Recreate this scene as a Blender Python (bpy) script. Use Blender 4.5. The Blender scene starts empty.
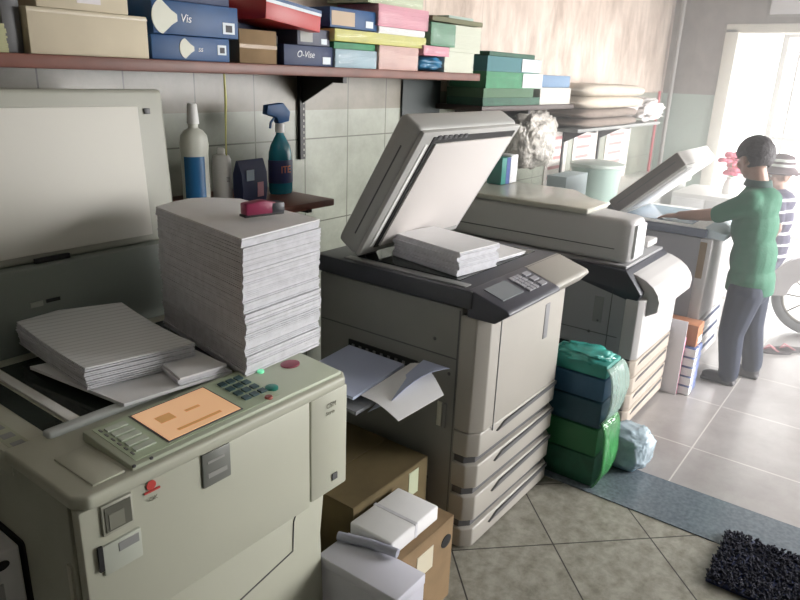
import bpy, bmesh, math, random
from mathutils import Vector, Matrix, noise
random.seed(7)
S = bpy.context.scene
COL = S.collection

# ------------------------------------------------------------------ camera
F_PX, PITCH, ROLL, YAW = 683.7, 0.31963, 0.03845, 0.634908
fw = Vector((math.cos(PITCH)*math.cos(YAW), math.cos(PITCH)*math.sin(YAW), -math.sin(PITCH)))
rt = fw.cross(Vector((0, 0, 1))).normalized(); up = rt.cross(fw)
c_, s_ = math.cos(ROLL), math.sin(ROLL)
rt, up = c_*rt + s_*up, -s_*rt + c_*up
cam = bpy.data.objects.new('camera', bpy.data.cameras.new('camera')); COL.objects.link(cam)
M = Matrix((rt, up, -fw)).transposed().to_4x4(); M.translation = Vector((0, 0, 1.75))
cam.matrix_world = M
cam.data.sensor_width = 36; cam.data.lens = F_PX/800*36
cam.data.clip_start = 0.05
S.camera = cam

# ------------------------------------------------------------------ world: overcast white daylight, brightest towards the street
W = bpy.data.worlds.new('world'); S.world = W; W.use_nodes = True
nt = W.node_tree; N = nt.nodes; N.clear()
out = N.new('ShaderNodeOutputWorld'); bg = N.new('ShaderNodeBackground')
geo = N.new('ShaderNodeTexCoord'); dot = N.new('ShaderNodeVectorMath'); dot.operation = 'DOT_PRODUCT'
dot.inputs[1].default_value = (0.88, -0.44, 0.16)
nt.links.new(geo.outputs['Generated'], dot.inputs[0])
rmp = N.new('ShaderNodeValToRGB')
rmp.color_ramp.elements[0].position = 0.0; rmp.color_ramp.elements[0].color = (0.02, 0.021, 0.02, 1)
rmp.color_ramp.elements[1].position = 1.0; rmp.color_ramp.elements[1].color = (1, 0.99, 0.96, 1)
e = rmp.color_ramp.elements.new(0.45); e.color = (0.10, 0.10, 0.098, 1)
mr = N.new('ShaderNodeMapRange'); mr.inputs[1].default_value = -1; mr.inputs[2].default_value = 1
nt.links.new(dot.outputs['Value'], mr.inputs[0]); nt.links.new(mr.outputs[0], rmp.inputs[0])
nt.links.new(rmp.outputs[0], bg.inputs[0]); bg.inputs[1].default_value = 11.0
nt.links.new(bg.outputs[0], out.inputs[0])

def area(name, loc, to, sx, sy, power, col=(1, 1, 1)):
    l = bpy.data.lights.new(name, 'AREA'); l.shape = 'RECTANGLE'; l.size = sx; l.size_y = sy
    l.energy = power; l.color = col
    o = bpy.data.objects.new(name, l); COL.objects.link(o); o.location = loc
    o.rotation_euler = (Vector(to)-Vector(loc)).to_track_quat('-Z', 'Y').to_euler()
    return o
# added fill light under the ceiling, out of view above the camera
area('ceiling_fill_light', (1.0, -0.4, 2.9), (1.2, 1.2, 0.8), 1.2, 0.3, 3, (0.98, 1.0, 0.93))
# added area light brightening the doorway end, as daylight from an unseen right opening
area('side_daylight_fill', (6.3, -3.0, 1.8), (5.5, .4, .3), 3.6, 2.4, 460, (1.0, .98, .97)).data.spread = math.radians(95)
S.view_settings.view_transform = 'Standard'; S.view_settings.look = 'None'
S.view_settings.exposure = -0.22; S.view_settings.gamma = 1
S.view_settings.use_curve_mapping = False

# ------------------------------------------------------------------ materials
MATS = {}
def mat(name, rgb, rough=0.5, metal=0.0, var=0.0, vscale=8.0, bump=0.0, bscale=60.0, trans=0.0, emit=0.0, alpha=1.0, spec=0.5, dark=None, sheen=0.0, sub=0.0):
    if name in MATS: return MATS[name]
    m = bpy.data.materials.new(name); m.use_nodes = True
    nt = m.node_tree; b = nt.nodes['Principled BSDF']
    b.inputs['Base Color'].default_value = (*rgb, 1); b.inputs['Roughness'].default_value = rough
    b.inputs['Metallic'].default_value = metal; b.inputs['Alpha'].default_value = alpha
    b.inputs['Specular IOR Level'].default_value = spec
    b.inputs['Transmission Weight'].default_value = trans
    if sheen: b.inputs['Sheen Weight'].default_value = sheen
    if emit:
        b.inputs['Emission Color'].default_value = (*rgb, 1); b.inputs['Emission Strength'].default_value = emit
    tc = nt.nodes.new('ShaderNodeTexCoord')
    if var or dark:
        n = nt.nodes.new('ShaderNodeTexNoise'); n.inputs['Scale'].default_value = vscale; n.inputs['Detail'].default_value = 5
        nt.links.new(tc.outputs['Object'], n.inputs['Vector'])
        r = nt.nodes.new('ShaderNodeValToRGB'); r.color_ramp.elements[0].position = .33; r.color_ramp.elements[1].position = .67
        d = dark if dark else tuple(c*(1-var) for c in rgb)
        r.color_ramp.elements[0].color = (*d, 1); r.color_ramp.elements[1].color = (*rgb, 1)
        nt.links.new(n.outputs['Fac'], r.inputs[0]); nt.links.new(r.outputs[0], b.inputs['Base Color'])
    if bump:
        n = nt.nodes.new('ShaderNodeTexNoise'); n.inputs['Scale'].default_value = bscale
        nt.links.new(tc.outputs['Object'], n.inputs['Vector'])
        bp = nt.nodes.new('ShaderNodeBump'); bp.inputs['Strength'].default_value = bump; bp.inputs['Distance'].default_value = .01
        nt.links.new(n.outputs['Fac'], bp.inputs['Height']); nt.links.new(bp.outputs[0], b.inputs['Normal'])
    MATS[name] = m; return m

def tile_mat(name, c1, c2, grout, size, rot=0.0, off=(0, 0), gw=0.006, rough=.3, axes='XY', sy=None, nscale=3.0, contrast=(.35, .65), spec=.5, dist=.15, stretch=(1, 1, 1)):
    m = bpy.data.materials.new(name); m.use_nodes = True
    nt = m.node_tree; L = nt.links.new; b = nt.nodes['Principled BSDF']; b.inputs['Roughness'].default_value = rough
    b.inputs['Specular IOR Level'].default_value = spec
    g = nt.nodes.new('ShaderNodeNewGeometry'); sp = nt.nodes.new('ShaderNodeSeparateXYZ'); L(g.outputs['Position'], sp.inputs[0])
    def mth(op, a, bb=None):
        n = nt.nodes.new('ShaderNodeMath'); n.operation = op
        for i, v in enumerate((a, bb)):
            if v is None: continue
            if isinstance(v, (int, float)): n.inputs[i].default_value = v
            else: L(v, n.inputs[i])
        return n.outputs[0]
    a, bb = sp.outputs[axes[0]], sp.outputs[axes[1]]
    co, si = math.cos(rot), math.sin(rot)
    u = mth('SUBTRACT', mth('ADD', mth('MULTIPLY', a, co), mth('MULTIPLY', bb, si)), off[0])
    v = mth('SUBTRACT', mth('ADD', mth('MULTIPLY', a, -si), mth('MULTIPLY', bb, co)), off[1])
    msk = None; sy = sy or size
    for w, s in ((u, size), (v, sy)):
        fr = mth('FRACT', mth('ADD', mth('DIVIDE', w, s), 100))
        d = mth('MULTIPLY', mth('MINIMUM', fr, mth('SUBTRACT', 1, fr)), s)
        k = mth('LESS_THAN', d, gw/2)
        msk = k if msk is None else mth('MAXIMUM', msk, k)
    n = nt.nodes.new('ShaderNodeTexNoise'); n.inputs['Scale'].default_value = nscale; n.inputs['Detail'].default_value = 9; n.inputs['Roughness'].default_value = .68; n.inputs['Distortion'].default_value = dist
    vm = nt.nodes.new('ShaderNodeVectorMath'); vm.operation = 'MULTIPLY'; vm.inputs[1].default_value = stretch; L(g.outputs['Position'], vm.inputs[0]); L(vm.outputs[0], n.inputs['Vector'])
    r = nt.nodes.new('ShaderNodeValToRGB'); r.color_ramp.elements[0].position = contrast[0]; r.color_ramp.elements[1].position = contrast[1]
    r.color_ramp.elements[0].color = (*c1, 1); r.color_ramp.elements[1].color = (*c2, 1); L(n.outputs['Fac'], r.inputs[0])
    mx = nt.nodes.new('ShaderNodeMix'); mx.data_type = 'RGBA'; L(msk, mx.inputs[0]); L(r.outputs[0], mx.inputs[6]); mx.inputs[7].default_value = (*grout, 1)
    L(mx.outputs[2], b.inputs['Base Color'])
    return m

cream = mat('machine_cream', (.45, .455, .37), .42, var=.06, vscale=3)
cream2 = mat('machine_panel_green', (.44, .52, .37), .45)
grey_pl = mat('machine_grey', (.42, .43, .40), .45, var=.06, vscale=3)
lightpl = mat('machine_light', (.36, .34, .305), .42, var=.05, vscale=3)
whitepl = mat('white_plastic', (.80, .80, .78), .4)
beigepl = mat('beige_plastic', (.55, .54, .46), .45)
dkpl = mat('dark_plastic', (.035, .037, .045), .4)
dkgrey = mat('dark_grey_plastic', (.09, .09, .095), .45)
midgrey = mat('mid_grey_plastic', (.22, .225, .22), .45)
blk = mat('black', (.01, .01, .011), .5)
glassdk = mat('platen_glass', (.022, .028, .024), .08)
paper = mat('paper_white', (.78, .78, .79), .8, var=.03, vscale=20)
papedge = mat('paper_edges', (.66, .66, .70), .85, var=.14, vscale=40)
cardb = mat('cardboard', (.25, .165, .085), .85, var=.15, vscale=12)
carddk = mat('cardboard_shaded', (.13, .095, .04), .85, var=.2, vscale=8)  # brown darkened so the colour carries the shading on the box
wood = mat('shelf_wood', (.17, .055, .035), .45, var=.25, vscale=9)
blue = mat('blue_print', (.005, .065, .20), .5, var=.2, vscale=10)
blue2 = mat('deep_blue_print', (.006, .022, .085), .55)
navy = mat('navy_print', (.008, .018, .075), .5)
steel = mat('steel', (.35, .33, .30), .4, .8)
skin = mat('skin', (.33, .19, .14), .55)
hairm = mat('hair_black', (.018, .012, .016), .6, bump=.5, bscale=150)
redm = mat('red_print', (.45, .03, .03), .4)

# ------------------------------------------------------------------ mesh helpers
def worldloc(o):
    v = Vector((0, 0, 0))
    while o is not None: v = v + o.location; o = o.parent
    return v
class MB:
    def __init__(s): s.bm = bmesh.new(); s.mi = 0
    def _mk(s, fs):
        for f in fs: f.material_index = s.mi
    def box(s, x0, x1, y0, y1, z0, z1, bev=0.0, rot=None, seg=2):
        vs = [s.bm.verts.new(((x0, x1)[i & 1], (y0, y1)[i >> 1 & 1], (z0, z1)[i >> 2 & 1])) for i in range(8)]
        fs = [s.bm.faces.new([vs[i] for i in q]) for q in ((0, 2, 3, 1), (4, 5, 7, 6), (0, 1, 5, 4), (2, 6, 7, 3), (0, 4, 6, 2), (1, 3, 7, 5))]
        s._mk(fs)
        if rot is not None: bmesh.ops.transform(s.bm, matrix=rot, verts=vs)
        if bev: 
            es = {e for v in vs for e in v.link_edges}
            r = bmesh.ops.bevel(s.bm, geom=list(es), offset=bev, segments=seg, affect='EDGES', profile=.5); s._mk(r['faces'])
        return s
    def prism(s, poly, x0, x1, axis='X', bev=0.0, seg=2):
        def P(a, b, t): return {'X': (t, a, b), 'Y': (a, t, b), 'Z': (a, b, t)}[axis]
        A = [s.bm.verts.new(P(a, b, x0)) for a, b in poly]; B = [s.bm.verts.new(P(a, b, x1)) for a, b in poly]
        n = len(poly); fs = [s.bm.faces.new(A), s.bm.faces.new(B[::-1])]
        for i in range(n): fs.append(s.bm.faces.new((A[i], B[i], B[(i+1) % n], A[(i+1) % n])))
        bmesh.ops.recalc_face_normals(s.bm, faces=fs); s._mk(fs)
        if bev:
            es = {e for v in A+B for e in v.link_edges}
            r = bmesh.ops.bevel(s.bm, geom=list(es), offset=bev, segments=seg, affect='EDGES', profile=.5); s._mk(r['faces'])
        return s
    def rings(s, rings, cap=True, closed=True):
        R = [[s.bm.verts.new(p) for p in r] for r in rings]; fs = []
        n = len(R[0])
        for a, b in zip(R, R[1:]):
            for i in range(n if closed else n-1):
                fs.append(s.bm.faces.new((a[i], a[(i+1) % n], b[(i+1) % n], b[i])))
        if cap: fs.append(s.bm.faces.new(R[0][::-1])); fs.append(s.bm.faces.new(R[-1]))
        bmesh.ops.recalc_face_normals(s.bm, faces=fs); s._mk(fs); return s
    def lathe(s, prof, c=(0, 0, 0), n=20, sx=1, sy=1):
        return s.rings([[(c[0]+r*sx*math.cos(2*math.pi*i/n), c[1]+r*sy*math.sin(2*math.pi*i/n), c[2]+z) for i in range(n)] for r, z in prof])
    def tube(s, pts, r, n=10, r2=None):
        pts = [Vector(p) for p in pts]; rs = []; m = len(pts)
        for k, p in enumerate(pts):
            d = (pts[min(k+1, m-1)]-pts[max(k-1, 0)]).normalized()
            a = d.orthogonal().normalized() if k == 0 else (a-d*a.dot(d)).normalized()
            b = d.cross(a); q = r[k] if isinstance(r, (list, tuple)) else r+((r2 if r2 is not None else r)-r)*k/(m-1)
            rs.append([p+q*(a*math.cos(2*math.pi*i/n)+b*math.sin(2*math.pi*i/n)) for i in range(n)])
        return s.rings(rs)
    def ell(s, c, r, rot=None, u=16, v=10):
        m = Matrix.Translation(c) @ (rot.to_4x4() if rot is not None else Matrix()) @ Matrix.Diagonal((*r, 1)) if hasattr(r, '__len__') else Matrix.Translation(c) @ Matrix.Diagonal((r, r, r, 1))
        g = bmesh.ops.create_uvsphere(s.bm, u_segments=u, v_segments=v, radius=1, matrix=m)
        s._mk({f for q in g['verts'] for f in q.link_faces}); return s
    def cap(s, p0, r0, p1, r1):        # tapered capsule
        p0, p1 = Vector(p0), Vector(p1); s.ell(p0, r0, u=12, v=8); s.ell(p1, r1, u=12, v=8); s.tube([p0, p1], [r0, r1], 12); return s
    def chain(s, pts):
        for (a, ra), (b, rb) in zip(pts, pts[1:]): s.cap(a, ra, b, rb)
        return s
    def build(s, name, m, parent=None, world=True, smooth=False, ang=40):
        me = bpy.data.meshes.new(name); 
        if parent is not None and world: bmesh.ops.translate(s.bm, verts=s.bm.verts, vec=-worldloc(parent))
        s.bm.to_mesh(me); s.bm.free()
        for k in (m if isinstance(m, (list, tuple)) else [m]): me.materials.append(k)
        o = bpy.data.objects.new(name, me); COL.objects.link(o)
        if parent is not None: o.parent = parent
        if smooth: me.polygons.foreach_set('use_smooth', [True]*len(me.polygons))
        else:
            me.polygons.foreach_set('use_smooth', [True]*len(me.polygons)); me.set_sharp_from_angle(angle=math.radians(ang))
        return o
def tag(o, label=None, cat=None, group=None, kind=None):
    for k, v in (('label', label), ('category', cat), ('group', group), ('kind', kind)):
        if v: o[k] = v
    return o
def thing(name, label, cat, loc=(0, 0, 0), rz=0, group=None):
    o = bpy.data.objects.new(name, None); COL.objects.link(o); o.location = loc; o.rotation_euler = (0, 0, rz); o.empty_display_size = .05
    return tag(o, label, cat, group)
def solo(o, loc, rot=(0, 0, 0)): o.location = loc; o.rotation_euler = rot; return o
def bx(name, m, parent, x0, x1, y0, y1, z0, z1, bev=0, world=True, **k): return MB().box(x0, x1, y0, y1, z0, z1, bev).build(name, m, parent, world, **k)
def letters(body, size, m, par, loc, rot, shear=0):
    c = bpy.data.curves.new('lettering', 'FONT'); c.body = body; c.size = size; c.extrude = .0004; c.align_x = 'CENTER'; c.align_y = 'CENTER'; c.shear = shear
    tmp = bpy.data.objects.new('tmp', c); me = bpy.data.meshes.new_from_object(tmp); bpy.data.objects.remove(tmp)
    me.materials.clear(); me.materials.append(m)
    o = bpy.data.objects.new('lettering', me); COL.objects.link(o); o.parent = par; o.location = loc; o.rotation_euler = rot; return o
def text(name, body, size, m, parent, loc, rot): return letters(body, size, m, parent, Vector(loc)-worldloc(parent), rot)
FRONT = (math.pi/2, 0, 0)          # lettering that faces -Y
def struct(o): o['kind'] = 'structure'; return o

# ------------------------------------------------------------------ the room
YW, XF, ZC = 2.30, 7.60, 3.05
marble = tile_mat('marble_tiles', (.17, .162, .13), (.32, .31, .265), (.035, .033, .028), .411, math.radians(45), (2.157, -1.390), .006, .45, nscale=16, contrast=(.34, .62))
porc = tile_mat('porcelain_tiles', (.27, .25, .245), (.34, .32, .315), (.55, .53, .50), .6, 0, (3.38, .61), .007, .28, nscale=5, spec=.8)
granite = mat('granite_band', (.15, .18, .21), .22, var=.35, vscale=60)
wallt = tile_mat('wall_tiles', (.23, .245, .20), (.32, .335, .28), (.09, .09, .07), .30, 0, (1.43, 1.445), .006, .3, axes='XZ', sy=.40, nscale=5)
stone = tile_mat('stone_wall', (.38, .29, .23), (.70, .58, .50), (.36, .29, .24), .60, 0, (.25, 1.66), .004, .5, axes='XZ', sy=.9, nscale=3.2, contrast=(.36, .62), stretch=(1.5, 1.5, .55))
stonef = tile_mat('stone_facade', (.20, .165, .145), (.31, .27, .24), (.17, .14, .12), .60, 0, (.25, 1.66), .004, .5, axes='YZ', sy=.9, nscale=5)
tilef = mat('facade_tile', (.42, .52, .46), .35, var=.1, vscale=3)
plaster = mat('plaster', (.42, .41, .38), .85)
struct(bx('floor', marble, None, -2.5, 2.65, -3.2, YW, -.05, 0))
struct(bx('trim_1', granite, None, 2.65, 2.98, -3.2, YW, -.05, .004))
struct(bx('floor', porc, None, 2.98, XF, -3.2, YW, -.05, 0))
struct(bx('floor', mat('street_concrete', (.55, .54, .52), .8, var=.1), None, XF, 16, -8, 8, -.08, -.03))
band = tile_mat('wall_tiles_beige', (.16, .145, .11), (.22, .20, .16), (.07, .065, .05), .30, 0, (1.43, 1.445), .006, .3, axes='XZ', sy=.40, nscale=5)
m = MB(); m.box(-2.5, 3.4, YW, YW+.15, 0, 1.575); m.box(3.4, XF, YW, YW+.15, 0, 1.66); m.mi = 1; m.box(-2.5, 3.4, YW, YW+.15, 1.82, ZC); m.box(3.4, XF, YW, YW+.15, 1.66, ZC)
m.mi = 2; m.box(-2.5, 3.4, YW, YW+.15, 1.575, 1.82)
struct(m.build('wall_left', [wallt, stone, band]))
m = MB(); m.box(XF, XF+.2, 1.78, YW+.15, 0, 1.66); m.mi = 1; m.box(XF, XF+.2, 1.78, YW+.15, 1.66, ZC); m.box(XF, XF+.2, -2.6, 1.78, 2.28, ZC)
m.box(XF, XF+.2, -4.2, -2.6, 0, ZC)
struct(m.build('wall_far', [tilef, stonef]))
struct(bx('wall_right_unseen', plaster, None, -2.5, 4.0, -3.3, -3.2, 0, ZC))  # unseen wall, added to keep side daylight off the near machines
struct(bx('wall_back', plaster, None, -2.6, -2.5, -3.2, YW+.15, 0, ZC))
struct(bx('ceiling', plaster, None, -2.6, XF+.2, -3.2, YW+.15, ZC, ZC+.1))
# door surround and its track
t = MB(); t.box(XF-.03, XF+.22, 1.66, 1.78, 0, 2.28, .008); t.box(XF-.03, XF+.22, -2.6, 1.78, 2.24, 2.32, .008)
struct(t.build('trim_2', mat('cream_paint', (.80, .78, .70), .5)))
# corner pipes
tag(MB().tube([(XF-.08, 2.20, 0), (XF-.08, 2.20, ZC)], .022, 12).build('drain_pipe', mat('pipe_grey', (.30, .28, .26), .4)), 'thin grey pipe running down the corner beside the doorway', 'pipe')
tag(MB().tube([(XF-.30, 2.24, 0), (XF-.30, 2.24, 1.68)], .014, 12).build('red_pole', mat('pole_red', (.55, .08, .10), .4)), 'short red pole standing in the corner beside the grey pipe', 'pole')
# sign above the doorway
t = thing('sign_board', 'white sign board mounted on the wall above the doorway', 'sign', (XF-.04, .9, 2.36))
bx('board', mat('sign_white', (.75, .75, .78), .5), t, XF-.045, XF-.02, .35, 1.42, 2.40, 2.72, .004)
bx('sign_frame', steel, t, XF-.02, XF, .33, 1.44, 2.38, 2.74)

# street gate
gate = thing('street_gate', 'pale metal gate with upright bars standing open beyond the doorway', 'gate', (9.0, 1.2, -.03))
gm = mat('gate_paint', (.62, .60, .58), .5)
bx('gate_post', gm, gate, 8.97, 9.05, 1.44, 1.50, -.03, 2.4)
for k in range(5):
    bx('gate_bar', gm, gate, 8.99, 9.02, 1.30-.22*k, 1.325-.22*k, .1, 2.3)
for z in (.1, 1.2, 2.3): bx('gate_rail', gm, gate, 8.985, 9.025, .35, 1.45, z-.02, z+.02)

# ------------------------------------------------------------------ shelves and brackets
up1 = thing('wall_shelf', 'long reddish wooden shelf full of cartons high on the tiled wall', 'shelf', (1.5, 2.15, 1.725))
bx('board', wood, up1, .2, 3.37, 2.0, YW, 1.727, 1.765, .004)
def bracket(par, x, ztop, h, y0=2.03):
    m = MB(); m.box(x-.016, x+.016, YW-.018, YW, ztop-h, ztop)
    m.box(x-.012, x+.012, y0, YW-.018, ztop-.025, ztop)
    m.prism([(YW-.018, ztop-.02), (YW-.018, ztop-.12), (y0+.06, ztop-.02)], x-.004, x+.004)
    b = m.build('bracket', blk, par)
    m = MB()
    for k in range(int(h/.026)): m.box(x+.002, x+.008, YW-.0195, YW-.0178, ztop-h+.012+k*.026, ztop-h+.022+k*.026)
    m.build('slot', mat('slot_pale', (.35, .34, .3), .5), b)
bracket(up1, 2.30, 1.727, .37); bracket(up1, .75, 1.727, .37)
low = thing('wall_shelf', 'short reddish wooden shelf low on the wall carrying cleaning bottles', 'shelf', (1.5, 2.1, 1.24))
bx('board', wood, low, 1.47, 2.04, 1.85, YW, 1.235, 1.262, .004)
bracket(low, 1.60, 1.235, .30, 1.9); bracket(low, 1.95, 1.235, .30, 1.9)
sh2 = thing('wall_shelf', 'small dark shelf under the green paper packs further along the wall', 'shelf', (3.9, 2.1, 1.57))
bx('board', mat('dark_wood', (.05, .03, .025), .5), sh2, 3.38, 4.62, 1.98, YW, 1.565, 1.595, .004)
bracket(sh2, 3.62, 1.565, .22); bracket(sh2, 4.05, 1.565, .16)
sh3 = thing('wall_shelf', 'grey wall shelf carrying folded blankets near the doorway', 'shelf', (5.2, 2.1, 1.4))
bx('board', midgrey, sh3, 4.66, 6.5, 1.95, YW, 1.40, 1.425, .004)
bracket(sh3, 5.95, 1.40, .42); bracket(sh3, 5.2, 1.40, .42)

# ------------------------------------------------------------------ cartons on the long shelf
def carton(name, label, x0, x1, z0, z1, m, y0=2.02, depth=.24, bev=.003, rx=0, group=None, cat='box', rz=0, lid=True):
    c = Vector(((x0+x1)/2, y0+depth/2, z0)); w, h = (x1-x0)/2, z1-z0
    mm = MB(); mm.box(-w, w, -depth/2, depth/2, 0, h, bev)
    t = thing(name, label, cat, c, rz, group); t.rotation_euler = (0, rx, rz)
    mm.build('box_body', m, t, False)
    t['w'] = w; t['h'] = h; t['d'] = depth/2
    return t
def patch(par, name, m, u0, u1, v0, v1, label=None, off=.0015):       # a flat print on the -Y face, fractions of the face
    w, h, d = par['w'], par['h'], par['d']
    o = MB().box(-w+2*w*u0, -w+2*w*u1, -d-off, -d+.001, h*v0, h*v1).build(name, m, par, False)
    if label: o['label'] = label
    return o
def ltext(par, body, size, m, u, v, shear=0):
    w, h, d = par['w'], par['h'], par['d']
    letters(body, size, m, par, (-w+2*w*u, -d-.0018, h*v), FRONT, shear)
def bulb(par, u, v, R, sgn=1):
    w, h, d = par['w'], par['h'], par['d']; cx, cz = -w+2*w*u, h*v
    pr = []
    for k in range(15):
        a = math.radians(100+160*k/14); pr.append((cx+R*.85*math.cos(a)*1.0, cz+R*math.sin(a)))
    pr += [(cx+R*.55, cz-R*.42), (cx+R*.95, cz-R*.2), (cx+R*.95, cz+R*.2), (cx+R*.55, cz+R*.42)]
    MB().prism(pr, -d-.0022, -d+.001, axis='Y').build('bulb_picture', mat('bulb_print', (.60, .60, .50), .5), par, False)
creamb = mat('cream_carton', (.56, .49, .36), .7, var=.08)
white_l = mat('label_white', (.62, .68, .72), .5); ink = mat('ink', (.03, .03, .04), .6)
lb_paint = mat('lettering_white', (.72, .74, .78), .5)
c = carton('carton', 'long plain cream carton at the left end of the long shelf', .985, 1.355, 1.765, 1.888, creamb); patch(c, 'tape', mat('tape', (.50, .43, .31), .35), 0, 1, .90, .94)
c = carton('carton', 'cream carton lying on top of the long plain cream carton', 1.02, 1.30, 1.889, 1.99, creamb, 2.03); patch(c, 'sticker', mat('sticker_lilac', (.62, .58, .60), .5), .42, .68, .2, .75)
c = carton('lamp_carton', 'larger upper blue carton with a round lamp printed on it', 1.372, 1.715, 1.843, 1.945, blue, 2.015)
bulb(c, .12, .5, .052); ltext(c, 'Vis', .036, lb_paint, .36, .5, .2); patch(c, 'price_label', white_l, .80, .95, .14, .50); patch(c, 'barcode', ink, .835, .915, .2, .42, off=.0024)
c = carton('lamp_carton', 'smaller lower blue carton with a lamp print, under the larger one', 1.372, 1.685, 1.765, 1.842, blue, 2.03)
bulb(c, .42, .5, .032); ltext(c, 'ss', .026, lb_paint, .60, .5, .2); patch(c, 'price_label', white_l, .83, .95, .3, .72); patch(c, 'barcode', ink, .86, .925, .38, .62, off=.0024)
carton('carton', 'flat dark blue carton on top of the blue lamp cartons', 1.40, 1.70, 1.947, 1.99, blue2, 2.04)
carton('carton', 'short dark navy carton lying behind the square brown cardboard box', 1.70, 2.0, 1.886, 2.0, navy, 2.215, .08)
c = carton('carton', 'small square brown cardboard box between the blue cartons', 1.73, 1.91, 1.765, 1.882, cardb, 2.03)
patch(c, 'tape', mat('tape_brown', (.30, .19, .09), .4), 0, 1, .45, .56)
carton('carton', 'narrow black carton between the cardboard box and the blue pack', 1.915, 1.945, 1.765, 1.87, blk, 2.06)
c = carton('carton', 'red and white carton tilted on top of the square cardboard box', 1.815, 2.10, 1.905, 1.985, redm, 1.985, rx=math.radians(6), depth=.22)
patch(c, 'white_stripe', white_l, 0, 1, .72, .86); patch(c, 'blue_band', blue, 0, 1, .86, 1.0)
c = carton('carton', 'dark blue carton with white lettering beside the pale blue pack', 1.947, 2.222, 1.765, 1.842, blue2, 2.03)
ltext(c, 'O-Vise', .035, lb_paint, .42, .55, .3); patch(c, 'price_label', white_l, .78, .95, .12, .48)
c = carton('carton', 'small grey carton on top of the dark blue lettered carton', 2.03, 2.215, 1.843, 1.905, mat('grey_carton', (.10, .11, .15), .6), 2.04)
patch(c, 'picture', mat('grey_print', (.35, .36, .34), .6), .08, .45, .2, .85); patch(c, 'price_label', white_l, .72, .9, .12, .45)
c = carton('carton', 'blue carton with a tan square label above the yellow paper', 2.205, 2.51, 1.92, 1.998, blue, 2.03)
patch(c, 'tan_label', mat('tan_label', (.50, .38, .27), .6), .03, .50, .12, .82); patch(c, 'price_label', white_l, .74, .9, .14, .48)
def pack(name, label, x0, x1, z0, z1, m, y0=2.02, depth=.24, cat='paper pack', sheets=0, group=None, wrap=None):
    t = thing(name, label, cat, ((x0+x1)/2, y0+depth/2, z0), 0, group)
    w, h, d = (x1-x0)/2, z1-z0, depth/2
    mm = MB(); n = max(2, int(h/.006)); rng = random.Random(label)
    for k in range(n):
        j = rng.uniform(-.0025, .0025); mm.box(-w+j, w+j, -d+rng.uniform(0, .003), d, h*k/n, h*(k+.94)/n)
    mm.build('sheets', m, t, False)
    if wrap:
        q = MB().box(-w-.004, w+.004, -d-.004, d, -.0, h+.002, .012, seg=3).build('plastic_wrap', wrap, t, False)
    return t
film = mat('clear_film', (.9, .9, .9), .12, alpha=.16)
yel = mat('yellow_paper', (.60, .58, .10), .6, var=.15, vscale=30)
pink = mat('pink_paper', (.66, .25, .33), .6, var=.12, vscale=20)
salm = mat('salmon_paper', (.60, .36, .31), .6, var=.15, vscale=20)
lblu = mat('paleblue_paper', (.28, .44, .52), .6, var=.15, vscale=20)
grn = mat('green_paper', (.04, .24, .11), .6, var=.2, vscale=20)
dgrn = mat('dark_green_paper', (.015, .10, .055), .6, var=.3, vscale=20)
teal = mat('teal_paper', (.03, .26, .22), .5, var=.2, vscale=14)
pack('paper_pack', 'pale blue wrapped pack standing on the long shelf beside the lettered carton', 2.228, 2.50, 1.765, 1.838, lblu, wrap=film)
pack('paper_pack', 'flat yellow ream bundle in clear film between blue and pink packs', 2.215, 2.86, 1.868, 1.915, yel, 2.01, wrap=film)
carton('carton', 'thin green edged carton under the yellow ream bundle', 2.23, 2.50, 1.839, 1.866, grn, 2.03)
pack('paper_pack', 'salmon pink pack in clear film at the bottom of the coloured pile', 2.505, 2.80, 1.765, 1.866, salm, 2.01, wrap=film)
pack('paper_pack', 'white pack in clear film between yellow and bright pink packs', 2.51, 2.86, 1.916, 1.945, paper, 2.02, wrap=film)
pack('paper_pack', 'bright pink pack in clear film near the top of the coloured pile', 2.50, 2.88, 1.946, 2.035, pink, 2.015, wrap=film)
pack('paper_pack', 'pale green pack topping the pile above the bright pink pack', 2.45, 2.85, 2.036, 2.10, mat('pale_green_paper', (.48, .55, .36), .6), 2.03, wrap=film)
pack('paper_pack', 'long pink bundle lying behind the yellow ream bundle', 2.56, 2.84, 1.80, 1.86, pink, 2.26-.01, .03)
pack('paper_pack', 'white ream at the right end of the long shelf under green packs', 3.06, 3.34, 1.765, 1.865, mat('offwhite_paper', (.60, .62, .52), .7), 2.03)
pack('paper_pack', 'green pack with rounded wrapping above the blue plastic bag', 2.885, 3.10, 1.885, 1.99, grn, 2.0, wrap=film)
pack('paper_pack', 'pale pack beside the green pack at the end of the long shelf', 3.10, 3.40, 1.866, 1.995, mat('pale_paper', (.58, .60, .50), .7), 2.03)
carton('carton', 'thin olive box lid topping the green pack at the shelf end', 2.89, 3.36, 1.997, 2.02, mat('olive', (.16, .16, .09), .7), 2.0)
pack('paper_pack', 'pink wrapped pack squeezed above the blue plastic bag', 2.83, 3.05, 1.838, 1.882, pink, 2.0, wrap=film)
def crumple(name, label, cat, c, r, m, seed=0, amp=.25, sub=4, freq=2.2, parent=None):
    b = MB(); bmesh.ops.create_icosphere(b.bm, subdivisions=sub, radius=1)
    for v in b.bm.verts:
        p = v.co.normalized(); q = p*freq+Vector((seed*7.3, seed*1.7, 0))
        k = 1+amp*(noise.noise(q)+.5*abs(noise.noise(q*2.7))*2-.3+.35*noise.noise(q*6))
        p = Vector([math.copysign(abs(t)**.75, t) for t in p])
        v.co = Vector((p.x*k*r[0], p.y*k*r[1], p.z*k*r[2]))
    o = b.build(name, m, parent, False, smooth=True); o.location = c
    return tag(o, label, cat) if label else o
bagblue = mat('bag_blue', (.05, .25, .46), .3, var=.6, vscale=14)
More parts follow.
